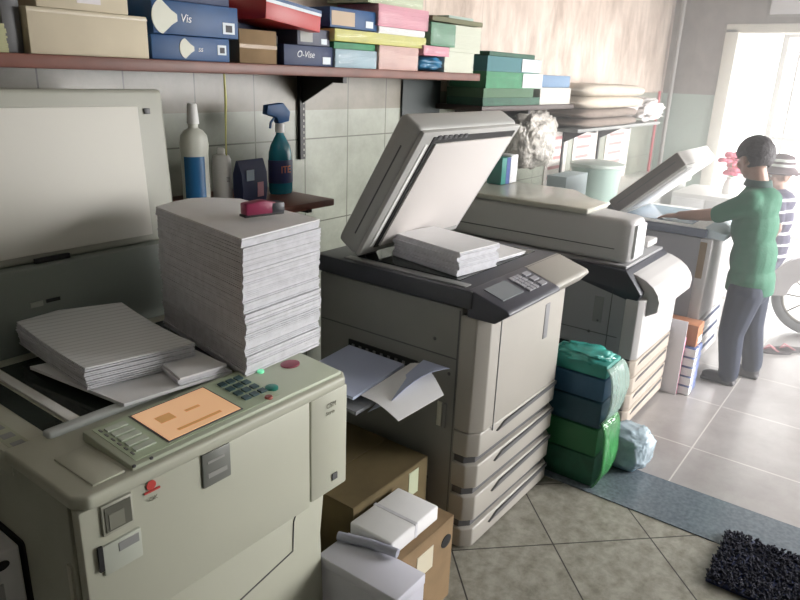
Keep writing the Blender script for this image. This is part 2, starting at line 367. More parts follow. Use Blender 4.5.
crumple('plastic_bag', 'crumpled blue plastic bag at the shelf end under pink packs', 'bag', (2.93, 2.10, 1.802), (.11, .10, .033), bagblue, 3, .18)
# left end of the long shelf
pack('paper_pack', 'lower pale olive pack at the far left end of the shelf', .78, .925, 1.765, 1.838, mat('olive_pack', (.36, .36, .20), .7), 2.02)
pack('paper_pack', 'upper pale cream pack at the far left end of the shelf', .76, .905, 1.839, 1.93, mat('cream_pack', (.50, .46, .32), .7), 2.02)
carton('carton', 'small dark grey carton between left end packs and cream carton', .932, .982, 1.765, 1.92, dkgrey, 2.05)

# ------------------------------------------------------------------ packs on the small dark shelf
g2 = 'green packs on the small dark shelf'
pack('paper_pack', 'dark green bottom pack on the small dark shelf', 3.40, 4.10, 1.596, 1.64, dgrn, 1.99, group=None)
pack('paper_pack', 'dark green pack second from the bottom on the small dark shelf', 3.40, 4.0, 1.641, 1.69, mat('olive_green', (.05, .13, .06), .6), 1.99)
def bookpack(label, x0, x1, z0, z1, m):
    t = pack('paper_pack', label, x0, x1, z0, z1, m, 1.99)
    w = (x1-x0)/2
    MB().box(w*.25, w*1.01, -.1225, -.02, .004, z1-z0-.004).build('white_label', paper, t, False)
    return t
bookpack('green pack with a white label, lower of the labelled pair', 3.42, 4.10, 1.691, 1.78, grn)
bookpack('teal blue pack with a white label, upper of the labelled pair', 3.42, 4.06, 1.781, 1.86, mat('teal_blue', (.035, .16, .18), .6))
carton('carton', 'flat dark green folder topping the packs of the small shelf', 3.45, 4.00, 1.861, 1.885, dgrn, 2.0)
carton('carton', 'small teal white carton at the left of the small shelf packs', 3.12, 3.36, 1.886-.02+.13, 1.90+.12+.02, mat('teal_white', (.40, .50, .45), .6), 2.06)
carton('carton', 'small blue carton at the right end of the small dark shelf', 4.12, 4.55, 1.70, 1.775, mat('blue_pale', (.12, .22, .36), .5), 2.0)
pack('paper_pack', 'white wrapped pack under the small blue carton', 4.12, 4.58, 1.596, 1.698, mat('white_pack', (.62, .58, .52), .6), 2.0, wrap=film)
# pale framed notice under the end of the long shelf
t = thing('wall_notice', 'pale green framed notice hanging under the long shelf end', 'notice', (3.66, YW, 1.57))
bx('frame', mat('notice_frame', (.36, .42, .30), .6), t, 3.50, 3.84, YW-.015, YW, 1.555, 1.735, .003)
bx('notice_sheet', mat('notice_sheet', (.22, .25, .20), .7), t, 3.56, 3.79, YW-.018, YW-.014, 1.585, 1.715)
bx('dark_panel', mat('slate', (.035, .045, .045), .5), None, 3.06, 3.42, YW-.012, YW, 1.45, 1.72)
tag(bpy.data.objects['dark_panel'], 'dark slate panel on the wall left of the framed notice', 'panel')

# ------------------------------------------------------------------ folded blankets
bl1 = mat('blanket_beige', (.62, .55, .46), .95, var=.15, vscale=20, bump=.3, bscale=120)
bl2 = mat('blanket_brown', (.26, .21, .18), .95, var=.2, vscale=20, bump=.3, bscale=120)
def blanket(label, x0, x1, z0, z1, m, seed):
    t = thing('folded_blanket', label, 'blanket', ((x0+x1)/2, 2.08, z0))
    L, d, h = (x1-x0)/2, .17, (z1-z0)
    for k in range(2):
        zc = h*(k*.5+.25); b = MB(); rs = []
        for i in range(17):
            u = -1+2*i/16; s = (1-abs(u)**6)**.5*.9+.1 if abs(u) < 1 else .12
            rr = []
            for j in range(16):
                a = 2*math.pi*j/16; ca, sa = math.cos(a), math.sin(a)
                wob = 1+.07*noise.noise(Vector((u*3, ca*2+seed, sa*2+k)))
                rr.append((u*L, math.copysign(abs(ca)**.5, ca)*d*(.6+.4*s)*wob, zc+math.copysign(abs(sa)**.7, sa)*h*.27*s*wob))
            rs.append(rr)
        b.rings(rs).build('fold', m, t, False, smooth=True)
    return t
blanket('upper beige folded blanket of the pile near the doorway', 4.66, 5.95, 1.560, 1.73, bl1, 1)
blanket('lower brown folded blanket of the pile near the doorway', 4.66, 5.85, 1.428, 1.558, bl2, 2)
lace = mat('lace_white', (.85, .80, .78), .9, var=.3, vscale=16)
crumple('lace_cloth', 'crumpled white lace cloth spilling beside the folded blankets', 'cloth', (6.30, 2.06, 1.53), (.36, .12, .085), lace, 5, .5, 4, 3)
crumple('clear_bag', 'crumpled clear plastic bag hanging below the small dark shelf', 'bag', (4.34, 2.14, 1.36), (.26, .11, .19), mat('bag_clear', (.80, .75, .68), .3, var=.5, vscale=26, bump=1.0, bscale=30), 9, .17, 5, 2.4)

# ------------------------------------------------------------------ bottles on the low shelf
zs = 1.262
t = thing('cleaner_bottle', 'tall white bottle with a blue label on the low shelf', 'bottle', (1.535, 2.06, zs))
wb = mat('bottle_white', (.62, .63, .56), .35)
MB().lathe([(.046, 0), (.051, .008), (.050, .19), (.053, .225), (.048, .255), (.034, .272), (.0185, .280), (.0165, .30)], n=28, sx=1, sy=.85).build('bottle_body', wb, t, False)
MB().lathe([(.021, 0), (.020, .02), (.0165, .065), (.014, .068)], (0, 0, .295), 24).build('cap', whitepl, t, False)
b = MB(); b.rings([[(q*math.cos(math.radians(a)), q*.85*math.sin(math.radians(a)), z) for a in range(-172, -76, 6)]+[((q-.002)*math.cos(math.radians(a)), (q-.002)*.85*math.sin(math.radians(a)), z) for a in range(-78, -173, -6)] for q, z in ((.0522, .04), (.0516, .185))]); b.build('label', mat('label_blue', (.01, .11, .27), .4), t, False)
t['label'] = 'tall white bottle with a blue label on the low shelf'
t = thing('aerosol_can', 'white aerosol can with grey writing beside the tall white bottle', 'can', (1.668, 2.08, zs))
MB().lathe([(.033, 0), (.035, .005), (.035, .16), (.028, .175), (.015, .180)], n=24).build('can_body', mat('can_white', (.75, .75, .74), .35), t, False)
MB().lathe([(.014, 0), (.014, .022), (.010, .026)], (0, 0, .176), 16).build('cap', whitepl, t, False)
text('lettering', 'IIII', .02, mat('grey_ink', (.15, .15, .17), .6), t, (1.666, 2.0445, zs+.09), (math.pi/2, math.pi/2, 0))
m = MB().tube([(1.640, 2.01, 1.727), (1.650, 2.02, 1.64), (1.668, 2.05, 1.50), (1.69, 2.08, 1.262)], [.0035, .0045, .003, .003], 8)
tag(m.build('yellow_stick', mat('stick_yellow', (.60, .58, .20), .5)), 'thin yellow stick hanging from the long shelf over the aerosol can', 'stick')
b = MB(); b.rings([[(x*sc, y*sc2, z) for x, y in ((-.065, -.02), (.065, -.02), (.065, .02), (-.065, .02))] for sc, sc2, z in ((1, 1, 0), (1.02, 1.3, .05), (1.05, 1.1, .11), (1.06, .3, .155), (1.06, .15, .16))])
o = tag(b.build('refill_pouch', navy), 'dark navy refill pouch between aerosol can and blue spray bottle', 'pouch'); solo(o, (1.752, 2.02, zs), (0, 0, .1))
bx('pouch_print', mat('pouch_print', (.35, .42, .50), .5), o, -.045, -.005, -.026, -.024, .085, .125, world=False); bx('pouch_print', mat('pouch_pink', (.5, .25, .3), .5), o, .012, .045, -.026, -.024, .02, .075, world=False)
t = thing('spray_bottle', 'blue trigger spray bottle of window cleaner on the low shelf', 'bottle', (1.975, 2.09, zs))
bc = mat('bottle_cyan', (.02, .23, .32), .15, var=.3, vscale=10)
MB().lathe([(.050, 0), (.055, .01), (.056, .11), (.053, .165), (.044, .195), (.028, .222), (.018, .238), (.016, .25)], n=28, sx=1, sy=.72).build('bottle_body', bc, t, False)
MB().lathe([(.019, 0), (.019, .03), (.015, .035)], (0, 0, .245), 20).build('collar', whitepl, t, False)
MB().prism([(-.080, .318), (-.074, .352), (.010, .360), (.048, .325), (.040, .288), (-.016, .280), (-.026, .304)], -.014, .014, axis='Y', bev=.003).build('spray_head', blue, t, False)
MB().tube([(-.03, 0, .302), (-.048, 0, .285), (-.052, 0, .262)], .005, 8).build('trigger', blue, t, False)
MB().lathe([(.0562, 0), (.0568, .002), (.0568, .09), (.0562, .092)], (0, 0, .045), 28, 1, .73).build('label', mat('label_navy', (.02, .03, .12), .4), t, False)
text('lettering', 'ITE', .04, mat('orange_ink', (.65, .2, .08), .5), t, (1.965, 2.0475, zs+.10), FRONT)

# ------------------------------------------------------------------ paper stacks helper
def stack(name, label, pts, z0, z1, rng_seed, jit=.004, lay=.0055, band=None, cat='paper stack', curl=None, group=None, m0=None, m1=None):
    """pts: four corners of the sheets; layers jitter and bow a little"""
    r = random.Random(rng_seed); b = MB(); n = int((z1-z0)/lay); c = sum((Vector(p) for p in pts), Vector((0, 0)))/4
    drift = Vector((0, 0))
    for k in range(n):
        drift = drift*.86+Vector((r.uniform(-1, 1), r.uniform(-1, 1)))*jit
        if band and k % band == 0: drift = Vector((r.uniform(-1, 1), r.uniform(-1, 1)))*jit*2.2
        za, zb = z0+(z1-z0)*k/n, z0+(z1-z0)*(k+1)/n-.0006
        P = [Vector(p)+drift for p in pts]; nn = 5
        b.mi = 0 if k >= n-1 else 1
        def surf(z):
            g = []
            for i in range(nn+1):
                row = []
                for j in range(nn+1):
                    u, v = i/nn, j/nn
                    q = P[0]*(1-u)*(1-v)+P[1]*u*(1-v)+P[2]*u*v+P[3]*(1-u)*v
                    dz = curl(u, v)*((k+1)/n) if curl else 0
                    row.append(b.bm.verts.new((q.x, q.y, z+dz)))
                g.append(row)
            return g
        A, B = surf(za), surf(zb); fs = []
        for i in range(nn):
            for j in range(nn):
                fs.append(b.bm.faces.new((A[i][j], A[i][j+1], A[i+1][j+1], A[i+1][j])))
                fs.append(b.bm.faces.new((B[i][j], B[i+1][j], B[i+1][j+1], B[i][j+1])))
            for (X, Y, s) in ((0, None, 1), (nn, None, -1)):
                a = [A[X][i], A[X][i+1], B[X][i+1], B[X][i]]; fs.append(b.bm.faces.new(a[::-s]))
                a = [A[i][X], A[i+1][X], B[i+1][X], B[i][X]]; fs.append(b.bm.faces.new(a[::s]))
        for f in fs: f.material_index = b.mi
        bmesh.ops.recalc_face_normals(b.bm, faces=fs)
    o = b.build(name, [m0 or paper, m1 or papedge], None, ang=30)
    return tag(o, label, cat, group)

# ------------------------------------------------------------------ machine 1: the cream duplicator in front
A = thing('photocopier', 'large cream photocopier with lit touch panel and raised lid at front left', 'photocopier', (.92, 1.5, 0))
X0, X1, Y0, Y1, ZT = .53, 1.305, 1.13, 1.93, .955
m = MB(); m.prism([(Y0+.012, .93), (Y0+.012, .612), (Y0+.075, .60), (Y0+.075, .04), (Y1, .04), (Y1, .93)], X0+.012, X1-.03, bev=.006)
m.build('body', cream, A)
m = MB(); m.box(X0, X1-.148, Y0, Y0+.03, .61, .932, .006); m.box(X1-.144, X1, Y0, Y0+.03, .62, .932, .006)
fd = m.build('front_door', cream, A)
# lower front, recessed under the sloping door edge
MB().prism([(.55, .608), (1.268, .62), (1.25, .45), (1.268, .06), (.55, .06)], Y0+.05, Y0+.08, axis='Y', bev=.004).build('lower_cover', cream, A)
MB().tube([(1.165, Y0+.049, .605), (1.14, Y0+.049, .55), (1.135, Y0+.049, .455), (.93, Y0+.049, .415), (.62, Y0+.049, .40)], .0022, 6).build('cover_seam', dkgrey, A)
bx('plinth', dkgrey, A, X0+.05, X1-.05, Y0+.1, Y1-.05, 0, .05)
# bevelled control deck with a step down on the left
m = MB(); m.prism([(X0-.004, Y0+.02), (X0+.02, Y0-.008), (X1-.02, Y0-.008), (X1+.004, Y0+.02), (X1+.004, 1.42), (X0-.004, 1.42)], .932, ZT+.008, axis='Z', bev=.008, seg=3)
deck = m.build('control_deck', cream, A)
m = MB(); m.prism([(1.14, .960), (1.14, .972), (1.33, .985), (1.33, .960)], .655, 1.29, bev=.004); m.build('control_panel', mat('panel_greenish', (.46, .50, .39), .45), A)
def tilt(y): return .972+(y-1.14)*.0684
def pad(name, mm, x0, x1, y0, y1, h, par=A, bev=.001, label=None):
    b = MB(); vs = [(x, y, tilt(y)+dz) for dz in (-.002, h) for x, y in ((x0, y0), (x1, y0), (x1, y1), (x0, y1))]
    V = [b.bm.verts.new(v) for v in vs]
    for q in ((3, 2, 1, 0), (4, 5, 6, 7), (0, 1, 5, 4), (1, 2, 6, 5), (2, 3, 7, 6), (3, 0, 4, 7)): b.bm.faces.new([V[i] for i in q])
    o = b.build(name, mm, par)
    if label: o['label'] = label
    return o
cp = pad('green_overlay', cream2, .672, 1.075, 1.155, 1.318, .0012)
sc = mat('screen_lit', (.80, .47, .26), .3, emit=.5)
pad('screen_surround', dkgrey, .757, .965, 1.163, 1.314, .002); pad('touch_screen', sc, .762, .960, 1.168, 1.309, .0035)
for x0, x1, y0, y1 in ((.79, .83, 1.235, 1.265), (.80, .92, 1.185, 1.195), (.86, .90, 1.24, 1.25)): pad('screen_icon', mat('icon_orange', (.62, .33, .12), .4, emit=.35), x0, x1, y0, y1, .0038)
for k in range(5): pad('function_key', mat('key_pale', (.50, .55, .46), .4), .690+.0*k, .738, 1.18+.026*k, 1.197+.026*k, .005)
for k in range(6): pad('function_key', midgrey, .680, .684, 1.175+.024*k, 1.187+.024*k, .003)
for i in range(3):
    for j in range(4): pad('number_key', mat('key_dark', (.05, .10, .11), .4), .995+.026*i, 1.014+.026*i, 1.19+.030*j, 1.208+.030*j, .005)
def disc(name, mm, x, y, r, h=.006, sx=1):
    b = MB().lathe([(r, -.002), (r, h*.7), (r*.85, h)], (x, y, tilt(y)), 20, sx, 1); return b.build(name, mm, A)
disc('start_button', mat('btn_green', (.01, .22, .17), .35), 1.085, 1.195, .017)
disc('stop_button', mat('btn_red', (.35, .07, .05), .4), 1.045, 1.163, .010)
disc('power_button', mat('btn_navy', (.03, .04, .09), .4), 1.125, 1.312, .013)
disc('status_lamp', mat('lamp_green', (.2, .8, .45), .4, emit=.6), 1.125, 1.28, .009)
disc('maker_badge', mat('badge_red', (.28, .05, .08), .4), 1.215, 1.262, .024, .003, 1.2)
for x in (.66, .70): disc('indicator', dkgrey, x, 1.142, .004, .002)
# left scanning deck, glass and white bars
bx('scanner_deck', cream, A, X0, X1, 1.40, Y1, .90, ZT, .006)
bx('platen_glass', glassdk, A, .715, 1.25, 1.43, 1.86, ZT-.002, ZT+.002)
bx('scan_window', glassdk, A, .625, .675, 1.42, 1.86, ZT-.001, ZT+.0015)
bx('white_bar', whitepl, A, .682, .708, 1.42, 1.87, ZT, ZT+.008, .002)
MB().box(.61, 1.26, 1.385, 1.42, ZT, ZT+.020, .008, seg=3).build('front_rail', mat('rail_pale', (.50, .53, .52), .4), A)
bx('caution_strip', mat('strip_olive', (.36, .37, .27), .5), A, .545, .585, 1.40, 1.80, ZT-.001, ZT+.0012)
for k in range(7): bx('caution_mark', midgrey, A, .552, .578, 1.42+.05*k, 1.445+.05*k, ZT+.001, ZT+.0018)
bx('notch_tray', cream, A, .575, .645, 1.15, 1.30, .960, .9665, .0025)
# rear housing and the lid thrown fully open
bx('rear_housing', mat('housing_grey', (.20, .225, .20), .5), A, .50, 1.30, Y1-.02, Y1+.10, .90, 1.20, .01)
bx('housing_label', mat('label_grey', (.36, .37, .33), .5), A, .84, .875, Y1-.024, Y1-.018, 1.085, 1.10)
bx('housing_slot', blk, A, .885, .925, Y1-.024, Y1-.018, 1.09, 1.10)
lid_t = Matrix.Translation((0, 1.96, 1.20)) @ Matrix.Rotation(math.radians(-4), 4, 'X')
b = MB().box(.44, 1.36, -.02, .07, 0, .475, .014, rot=lid_t, seg=3); lid = b.build('lid', mat('lid_cream', (.33, .33, .28), .45), A)
b = MB().box(.46, 1.262, -.028, -.018, .025, .425, .003, rot=lid_t); b.build('platen_pad', mat('pad_white', (.60, .585, .53), .6), lid)
b = MB().box(.50, 1.31, .075, .13, .05, .465, .02, rot=lid_t, seg=3); b.build('lid_back', beigepl, lid)
b = MB().box(.88, .98, -.032, -.02, .0, .014, rot=lid_t); b.build('hinge_gap', blk, lid)
b = MB().box(1.285, 1.305, -.026, -.018, .40, .418, .002, rot=lid_t); b.build('magnet', dkgrey, lid)
# front details
yf = Y0-.002
m = MB(); m.box(.572, .640, yf-.004, yf+.004, .858, .928, .003); rc = m.build('recess_frame', mat('recess_frame', (.35, .35, .29), .5), A)
bx('recess', mat('recess_dark', (.09, .09, .07), .5), rc, .578, .634, yf-.006, yf-.002, .866, .922)
bx('recess_step', mat('recess_mid', (.17, .17, .135), .5), rc, .585, .618, yf-.007, yf-.004, .870, .905)
m = MB(); m.box(.566, .652, yf-.004, yf+.004, .768, .838, .003); lb = m.build('latch_plate', mat('latch_plate', (.40, .42, .36), .5), A)
bx('latch', blk, lb, .556, .566, yf-.006, yf, .785, .842)
bx('latch_print', midgrey, lb, .60, .645, yf-.0052, yf-.003, .81, .83)
m = MB(); m.box(.812, .890, yf-.004, yf+.004, .846, .932, .003); m.build('badge_plate', mat('badge_grey', (.16, .165, .15), .35), A)
bx('badge_line', mat('badge_line', (.28, .28, .26), .5), A, .825, .872, yf-.0052, yf-.004, .905, .911)
bx('badge_line', MATS['badge_line'], A, .825, .878, yf-.0052, yf-.004, .868, .880)
MB().lathe([(.011, 0), (.011, .002)], n=16).build('red_logo', mat('logo_red', (.48, .05, .04), .5), A, False).matrix_local = Matrix.Translation(Vector((.685, yf, .921))-worldloc(A)) @ Matrix.Rotation(math.pi/2, 4, 'X')
bx('logo_underline', MATS['logo_red'], A, .668, .705, yf-.002, yf+.001, .905, .909)
text('lettering', 'OK', .014, mat('print_olive', (.22, .22, .17), .6), A, (.688, yf-.001, .888), FRONT)
text('lettering', 'CSM', .020, MATS['print_olive'], A, (1.236, yf-.001, .893), FRONT)
text('lettering', 'Serie', .017, MATS['print_olive'], A, (1.232, yf-.001, .872), FRONT)
bx('door_sticker', dkgrey, A, 1.242, 1.262, yf-.002, yf+.001, .654, .674)
bx('side_cover', mat('side_olive', (.40, .41, .34), .5, var=.08), A, X0+.004, X0+.013, Y0+.05, Y1-.02, .10, .925, .004)
bx('side_opening', blk, A, X0-.002, X0+.01, 1.40, 1.90, .10, .735, .01)
bx('side_rib', beigepl, A, X0-.001, X0+.006, Y0+.06, Y0+.075, .12, .78)

# tall paper stack on the duplicator
def bow(u, v): return -.022*(u-.5)**2*4*.5+.012*math.sin(v*3.1)
stack('paper_stack', 'tall stack of white printed sheets on the front left photocopier', [(1.080, 1.285), (1.372, 1.30), (1.450, 1.725), (1.170, 1.77)], .978, 1.352, 3, .0024, .0048, 12, curl=lambda u, v: .012*math.sin(u*4)*v+.006*u)
t = thing('stapler', 'small red and black stapler lying on the tall paper stack', 'stapler', (1.255, 1.405, 1.369), -.2); t.scale = (1.25, 1.25, 1.25)
MB().prism([(-.045, .004), (-.045, .03), (.0, .034), (.045, .024), (.045, .004)], -.014, .014, axis='Y', bev=.004).build('stapler_arm', mat('stapler_red', (.25, .02, .07), .35), t, False)
bx('stapler_base', blk, t, -.048, .05, -.013, .013, 0, .006, .002, world=False)
bx('stapler_nose', dkpl, t, .018, .05, -.015, .015, .004, .027, .003, world=False)
# low stack of printed sheets in front of it
lines = mat('printed_sheet', (.74, .75, .76), .8)
nt = lines.node_tree; w = nt.nodes.new('ShaderNodeTexWave'); w.wave_type = 'BANDS'; w.bands_direction = 'Y'; w.inputs['Scale'].default_value = 14; w.inputs['Distortion'].default_value = .0
tc = nt.nodes.new('ShaderNodeTexCoord'); mp = nt.nodes.new('ShaderNodeMapping'); mp.inputs['Rotation'].default_value = (0, 0, .24); nt.links.new(tc.outputs['Object'], mp.inputs[0]); nt.links.new(mp.outputs[0], w.inputs['Vector'])
r = nt.nodes.new('ShaderNodeValToRGB'); r.color_ramp.elements[0].position = .02; r.color_ramp.elements[0].color = (.60, .61, .62, 1); r.color_ramp.elements[1].position = .25; r.color_ramp.elements[1].color = (.74, .75, .76, 1)
nt.links.new(w.outputs['Fac'], r.inputs[0]); nt.links.new(r.outputs[0], nt.nodes['Principled BSDF'].inputs['Base Color'])
stack('paper_stack', 'low curled stack of printed sheets left of the tall stack', [(.765, 1.50), (1.04, 1.44), (1.075, 1.84), (.80, 1.955)], .988, 1.035, 11, .003, .0045, None, curl=lambda u, v: .045*(v*.75)**2+.012*(1-v)**2, m0=lines)
stack('paper_sheet', 'few loose white sheets lying under the low curled stack', [(.785, 1.375), (1.075, 1.335), (1.075, 1.66), (.745, 1.745)], .9765, .986, 5, .006, .006, None, cat='paper')
stack('paper_stack', 'small pile of sheets wedged between the two stacks', [(.93, 1.355), (1.06, 1.335), (1.07, 1.50), (.97, 1.52)], .988, 1.010, 8, .004, .005)

# ------------------------------------------------------------------ machine 2: the grey copier with the raised feeder
B = thing('photocopier', 'grey photocopier in the middle with raised lid and four paper drawers', 'photocopier', (2.3, 1.45, 0))
bx0, bx1 = 1.943, 2.655
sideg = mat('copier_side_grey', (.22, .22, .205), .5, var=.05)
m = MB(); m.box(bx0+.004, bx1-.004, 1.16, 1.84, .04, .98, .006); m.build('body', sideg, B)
# upper front door block
m = MB(); m.prism([(bx0+.002, 1.165), (bx0+.002, 1.10), (bx0+.05, 1.065), (bx1-.05, 1.065), (bx1-.002, 1.10), (bx1-.002, 1.165)], .509, .955, axis='Z', bev=.006, seg=3); fr = m.build('front_door', lightpl, B)
bx('door_recess', mat('recess_grey', (.20, .20, .21), .5), fr, 2.425, 2.465, 1.062, 1.068, .75, .90, .003)
bx('door_line', midgrey, fr, 2.06, 2.064, 1.062, 1.067, .49, .95)
# drawers with slanted dark slots between them
zd = [(.355, .475), (.235, .343), (.112, .223), (.045, .100)]
for k, (z0, z1) in enumerate(((.408, .505), (.274, .374), (.130, .238), (.012, .094))):
    zz0 = z0-.0; m = MB()
    m.prism([(bx0+.002, 1.165), (bx0+.002, 1.105), (bx0+.04, 1.07), (bx1-.04, 1.065), (bx1-.002, 1.10), (bx1-.002, 1.165)], z0, z1, axis='Z', bev=.007, seg=3)
    dr = m.build('drawer', lightpl, B)
    MB().prism([(2.16, z1-.012), (2.62, z1-.004), (2.62, z1-.020), (2.10, z1-.034)], 1.061, 1.069, axis='Y').build('handle_recess', dkgrey, dr)
m = MB(); m.prism([(bx0+.015, 1.165), (bx0+.015, 1.12), (bx0+.05, 1.09), (bx1-.05, 1.085), (bx1-.015, 1.12), (bx1-.015, 1.165)], .03, .96, axis='Z'); m.build('slot_liner', dkgrey, B)
bx('base', blk, B, bx0+.03, bx1-.03, 1.13, 1.80, 0, .04)
bx('side_seam', dkgrey, B, bx0+.002, bx0+.005, 1.17, 1.83, .783, .787)
bx('side_seam', dkgrey, B, bx0+.002, bx0+.005, 1.168, 1.172, .05, .97)
bx('side_handle', beigepl, B, bx0-.002, bx0+.004, 1.22, 1.24, .50, .60, .002)
bx('side_handle', midgrey, B, bx0-.004, bx0+.004, 1.20, 1.212, .50, .60, .002)
for p, z in ((1.27, .84), (1.27, .26), (1.20, .72)): MB().ell((bx0+.003, p, z), (.003, .007, .007)).build('screw_cap', dkgrey, B)
ex = bx('exit_slot', blk, B, bx0-.001, bx0+.01, 1.34, 1.68, .695, .73)
for k in range(9): bx('exit_rib', midgrey, ex, bx0-.004, bx0+.008, 1.36+.036*k, 1.372+.036*k, .69, .715)
# scanner unit and console
m = MB(); m.box(bx0-.01, bx1+.005, 1.12, 1.86, .985, 1.055, .01); scn = m.build('scanner_unit', mat('scanner_dark', (.045, .048, .06), .4), B)
bx('platen_glass', glassdk, scn, bx0+.07, bx1-.05, 1.22, 1.70, 1.053, 1.058)
bx('scanner_rim', midgrey, scn, bx0+.01, bx0+.05, 1.16, 1.72, 1.055, 1.060, .002)
m = MB(); m.prism([(1.14, .955), (1.14, 1.058), (.985, 1.012), (.975, .998), (1.03, .955)], bx0-.002, bx0+.40, bev=.006, seg=3); con = m.build('control_console', mat('console_dark', (.06, .062, .08), .4), B)
m = MB(); m.prism([(1.14, .955), (1.14, 1.058), (1.00, 1.014), (.99, 1.0), (1.03, .955)], bx0+.403, bx1, bev=.006, seg=3); m.build('console_end', lightpl, B)
def ctilt(y): return 1.058-(1.14-y)*.297+.001
def cpad(name, mm, x0, x1, y0, y1, h):
    b = MB(); V = [b.bm.verts.new((x, y, ctilt(y)+dz)) for dz in (-.003, h) for x, y in ((x0, y0), (x1, y0), (x1, y1), (x0, y1))]
    for q in ((3, 2, 1, 0), (4, 5, 6, 7), (0, 1, 5, 4), (1, 2, 6, 5), (2, 3, 7, 6), (3, 0, 4, 7)): b.bm.faces.new([V[i] for i in q])
    return b.build(name, mm, con)
cpad('display', mat('lcd', (.20, .22, .24), .15), bx0+.05, bx0+.20, 1.03, 1.11, .002)
for i in range(3):
    for j in range(4): cpad('number_key', mat('key_mid', (.33, .33, .36), .4), bx0+.23+.026*i, bx0+.25+.026*i, 1.02+.024*j, 1.038+.024*j, .004)
for k in range(3): cpad('function_key', MATS['key_mid'], bx0+.325, bx0+.37, 1.02+.034*k, 1.04+.034*k, .004)
# raised lid, opened sixty degrees
LT = Matrix.Translation((0, 1.705, 1.075)) @ Matrix.Rotation(math.radians(180-61.5), 4, 'X')   # local +Y runs up the lid, local -Z is its back
LT = Matrix.Translation((0, 1.69, 1.10)) @ Matrix.Rotation(math.radians(61.5), 4, 'X').inverted()
def LB(x0, x1, u0, u1, n0, n1, bev, seg=2):     # u: distance from the hinge up the lid, n: out of the underside
    a = math.radians(59.5); e = Vector((0, -math.cos(a), math.sin(a))); nn = Vector((0, -math.sin(a), -math.cos(a))); o = Vector((0, 1.64, 1.09))
    R = Matrix(((1, 0, 0, 0), (0, e.y, nn.y, o.y), (0, e.z, nn.z, o.z), (0, 0, 0, 1)))
    b = MB(); b.box(x0, x1, u0, u1, n0, n1, bev, rot=R, seg=seg); bmesh.ops.recalc_face_normals(b.bm, faces=b.bm.faces); return b
lidg = mat('feeder_grey', (.40, .40, .385), .42)
lid = LB(bx0, bx1-.01, -.02, .555, -.115, -.012, .022, 3).build('lid', lidg, B)
LB(bx0+.10, bx1-.16, .30, .46, -.135, -.108, .02, 3).build('feeder_hump', lidg, lid)
LB(bx0+.10, bx1-.22, .38, .54, -.122, -.112, .008, 3).build('feeder_cover', mat('cover_grey', (.27, .28, .26), .5), lid)
LB(bx0+.004, bx1-.014, -.01, .55, -.014, .004, .004).build('lid_underside', mat('lid_under', (.45, .445, .43), .5), lid)
LB(bx0+.075, bx1-.045, .02, .53, .003, .008, .001).build('seal', blk, lid)
LB(bx0+.095, bx1-.055, .03, .505, .006, .016, .003).build('platen_pad', mat('pad_white2', (.66, .62, .60), .6), lid)
LB(bx0+.045, bx0+.06, .03, .50, .003, .007, .001).build('lid_strip', whitepl, lid)
LB(bx0-.002, bx0+.004, .06, .46, -.055, -.050, 0).build('lid_seam', dkgrey, lid)
for k in range(6): LB(bx0+.10+.035*k, bx0+.12+.035*k, .520, .535, .002, .010, .001).build('latch_tab', dkgrey, lid)
for x in (bx0+.10, bx1-.14): LB(x, x+.07, -.10, .02, -.07, -.02, .006).build('hinge', dkgrey, lid)
# exit tray with papers
tr = MB(); tr.rings([[(x, y, z+dz) for x, y, z in ((1.56, 1.66, .70), (1.58, 1.33, .665), (1.945, 1.30, .70), (1.945, 1.68, .69))] for dz in (-.012, 0)])
tr.build('exit_tray', mat('tray_grey', (.20, .21, .23), .5), B)
def sheet(name, label, pts, m, thick=.0015, n=8, curl=0, cat='paper', parent=None, group=None):
    b = MB(); P = [Vector(p) for p in pts]; g = []
    for dz in (0, thick):
        G = []
        for i in range(n+1):
            row = []
            for j in range(n+1):
                u, v = i/n, j/n; q = P[0]*(1-u)*(1-v)+P[1]*u*(1-v)+P[2]*u*v+P[3]*(1-u)*v
                q = q+Vector((0, 0, curl*math.sin(u*3.14)*(.4+v)+dz)); row.append(b.bm.verts.new(q))
            G.append(row)
        g.append(G)
    A_, B_ = g
    for i in range(n):
        for j in range(n):
            b.bm.faces.new((A_[i][j], A_[i][j+1], A_[i+1][j+1], A_[i+1][j])); b.bm.faces.new((B_[i][j], B_[i+1][j], B_[i+1][j+1], B_[i][j+1]))
        for X in (0, n):
            b.bm.faces.new((A_[X][i], A_[X][i+1], B_[X][i+1], B_[X][i])); b.bm.faces.new((A_[i][X], A_[i+1][X], B_[i+1][X], B_[i][X]))
    bmesh.ops.recalc_face_normals(b.bm, faces=b.bm.faces)
    o = b.build(name, m, parent, smooth=False)
    return tag(o, label, cat, group) if label else o
papd = mat('paper_bluish', (.45, .50, .66), .7)
sheet('printed_sheet', 'bluish printed sheets lying flat in the middle copier exit tray', [(1.60, 1.62, .708), (1.60, 1.36, .692), (1.90, 1.37, .715), (1.90, 1.64, .718)], papd, .01)
sheet('printed_sheet', 'white sheet curling over the front edge of the exit tray', [(1.64, 1.36, .695), (1.66, 1.21, .64), (1.84, 1.15, .69), (1.90, 1.34, .735)], paper, .002, curl=.03)
sheet('printed_sheet', 'folded sheet standing on its edge in the exit tray', [(1.655, 1.34, .63), (1.88, 1.27, .775), (1.90, 1.17, .765), (1.69, 1.26, .69)], papd, .002, curl=.02)
stack('paper_stack', 'stack of sheets lying on the glass of the middle photocopier', [(2.03, 1.245), (2.265, 1.215), (2.335, 1.565), (2.11, 1.60)], 1.060, 1.150, 21, .004, .0045, 5)
stack('paper_stack', 'thin pile of sheets beside the stack on the middle copier glass', [(2.30, 1.24), (2.50, 1.22), (2.54, 1.42), (2.37, 1.45)], 1.060, 1.078, 23, .006, .004)

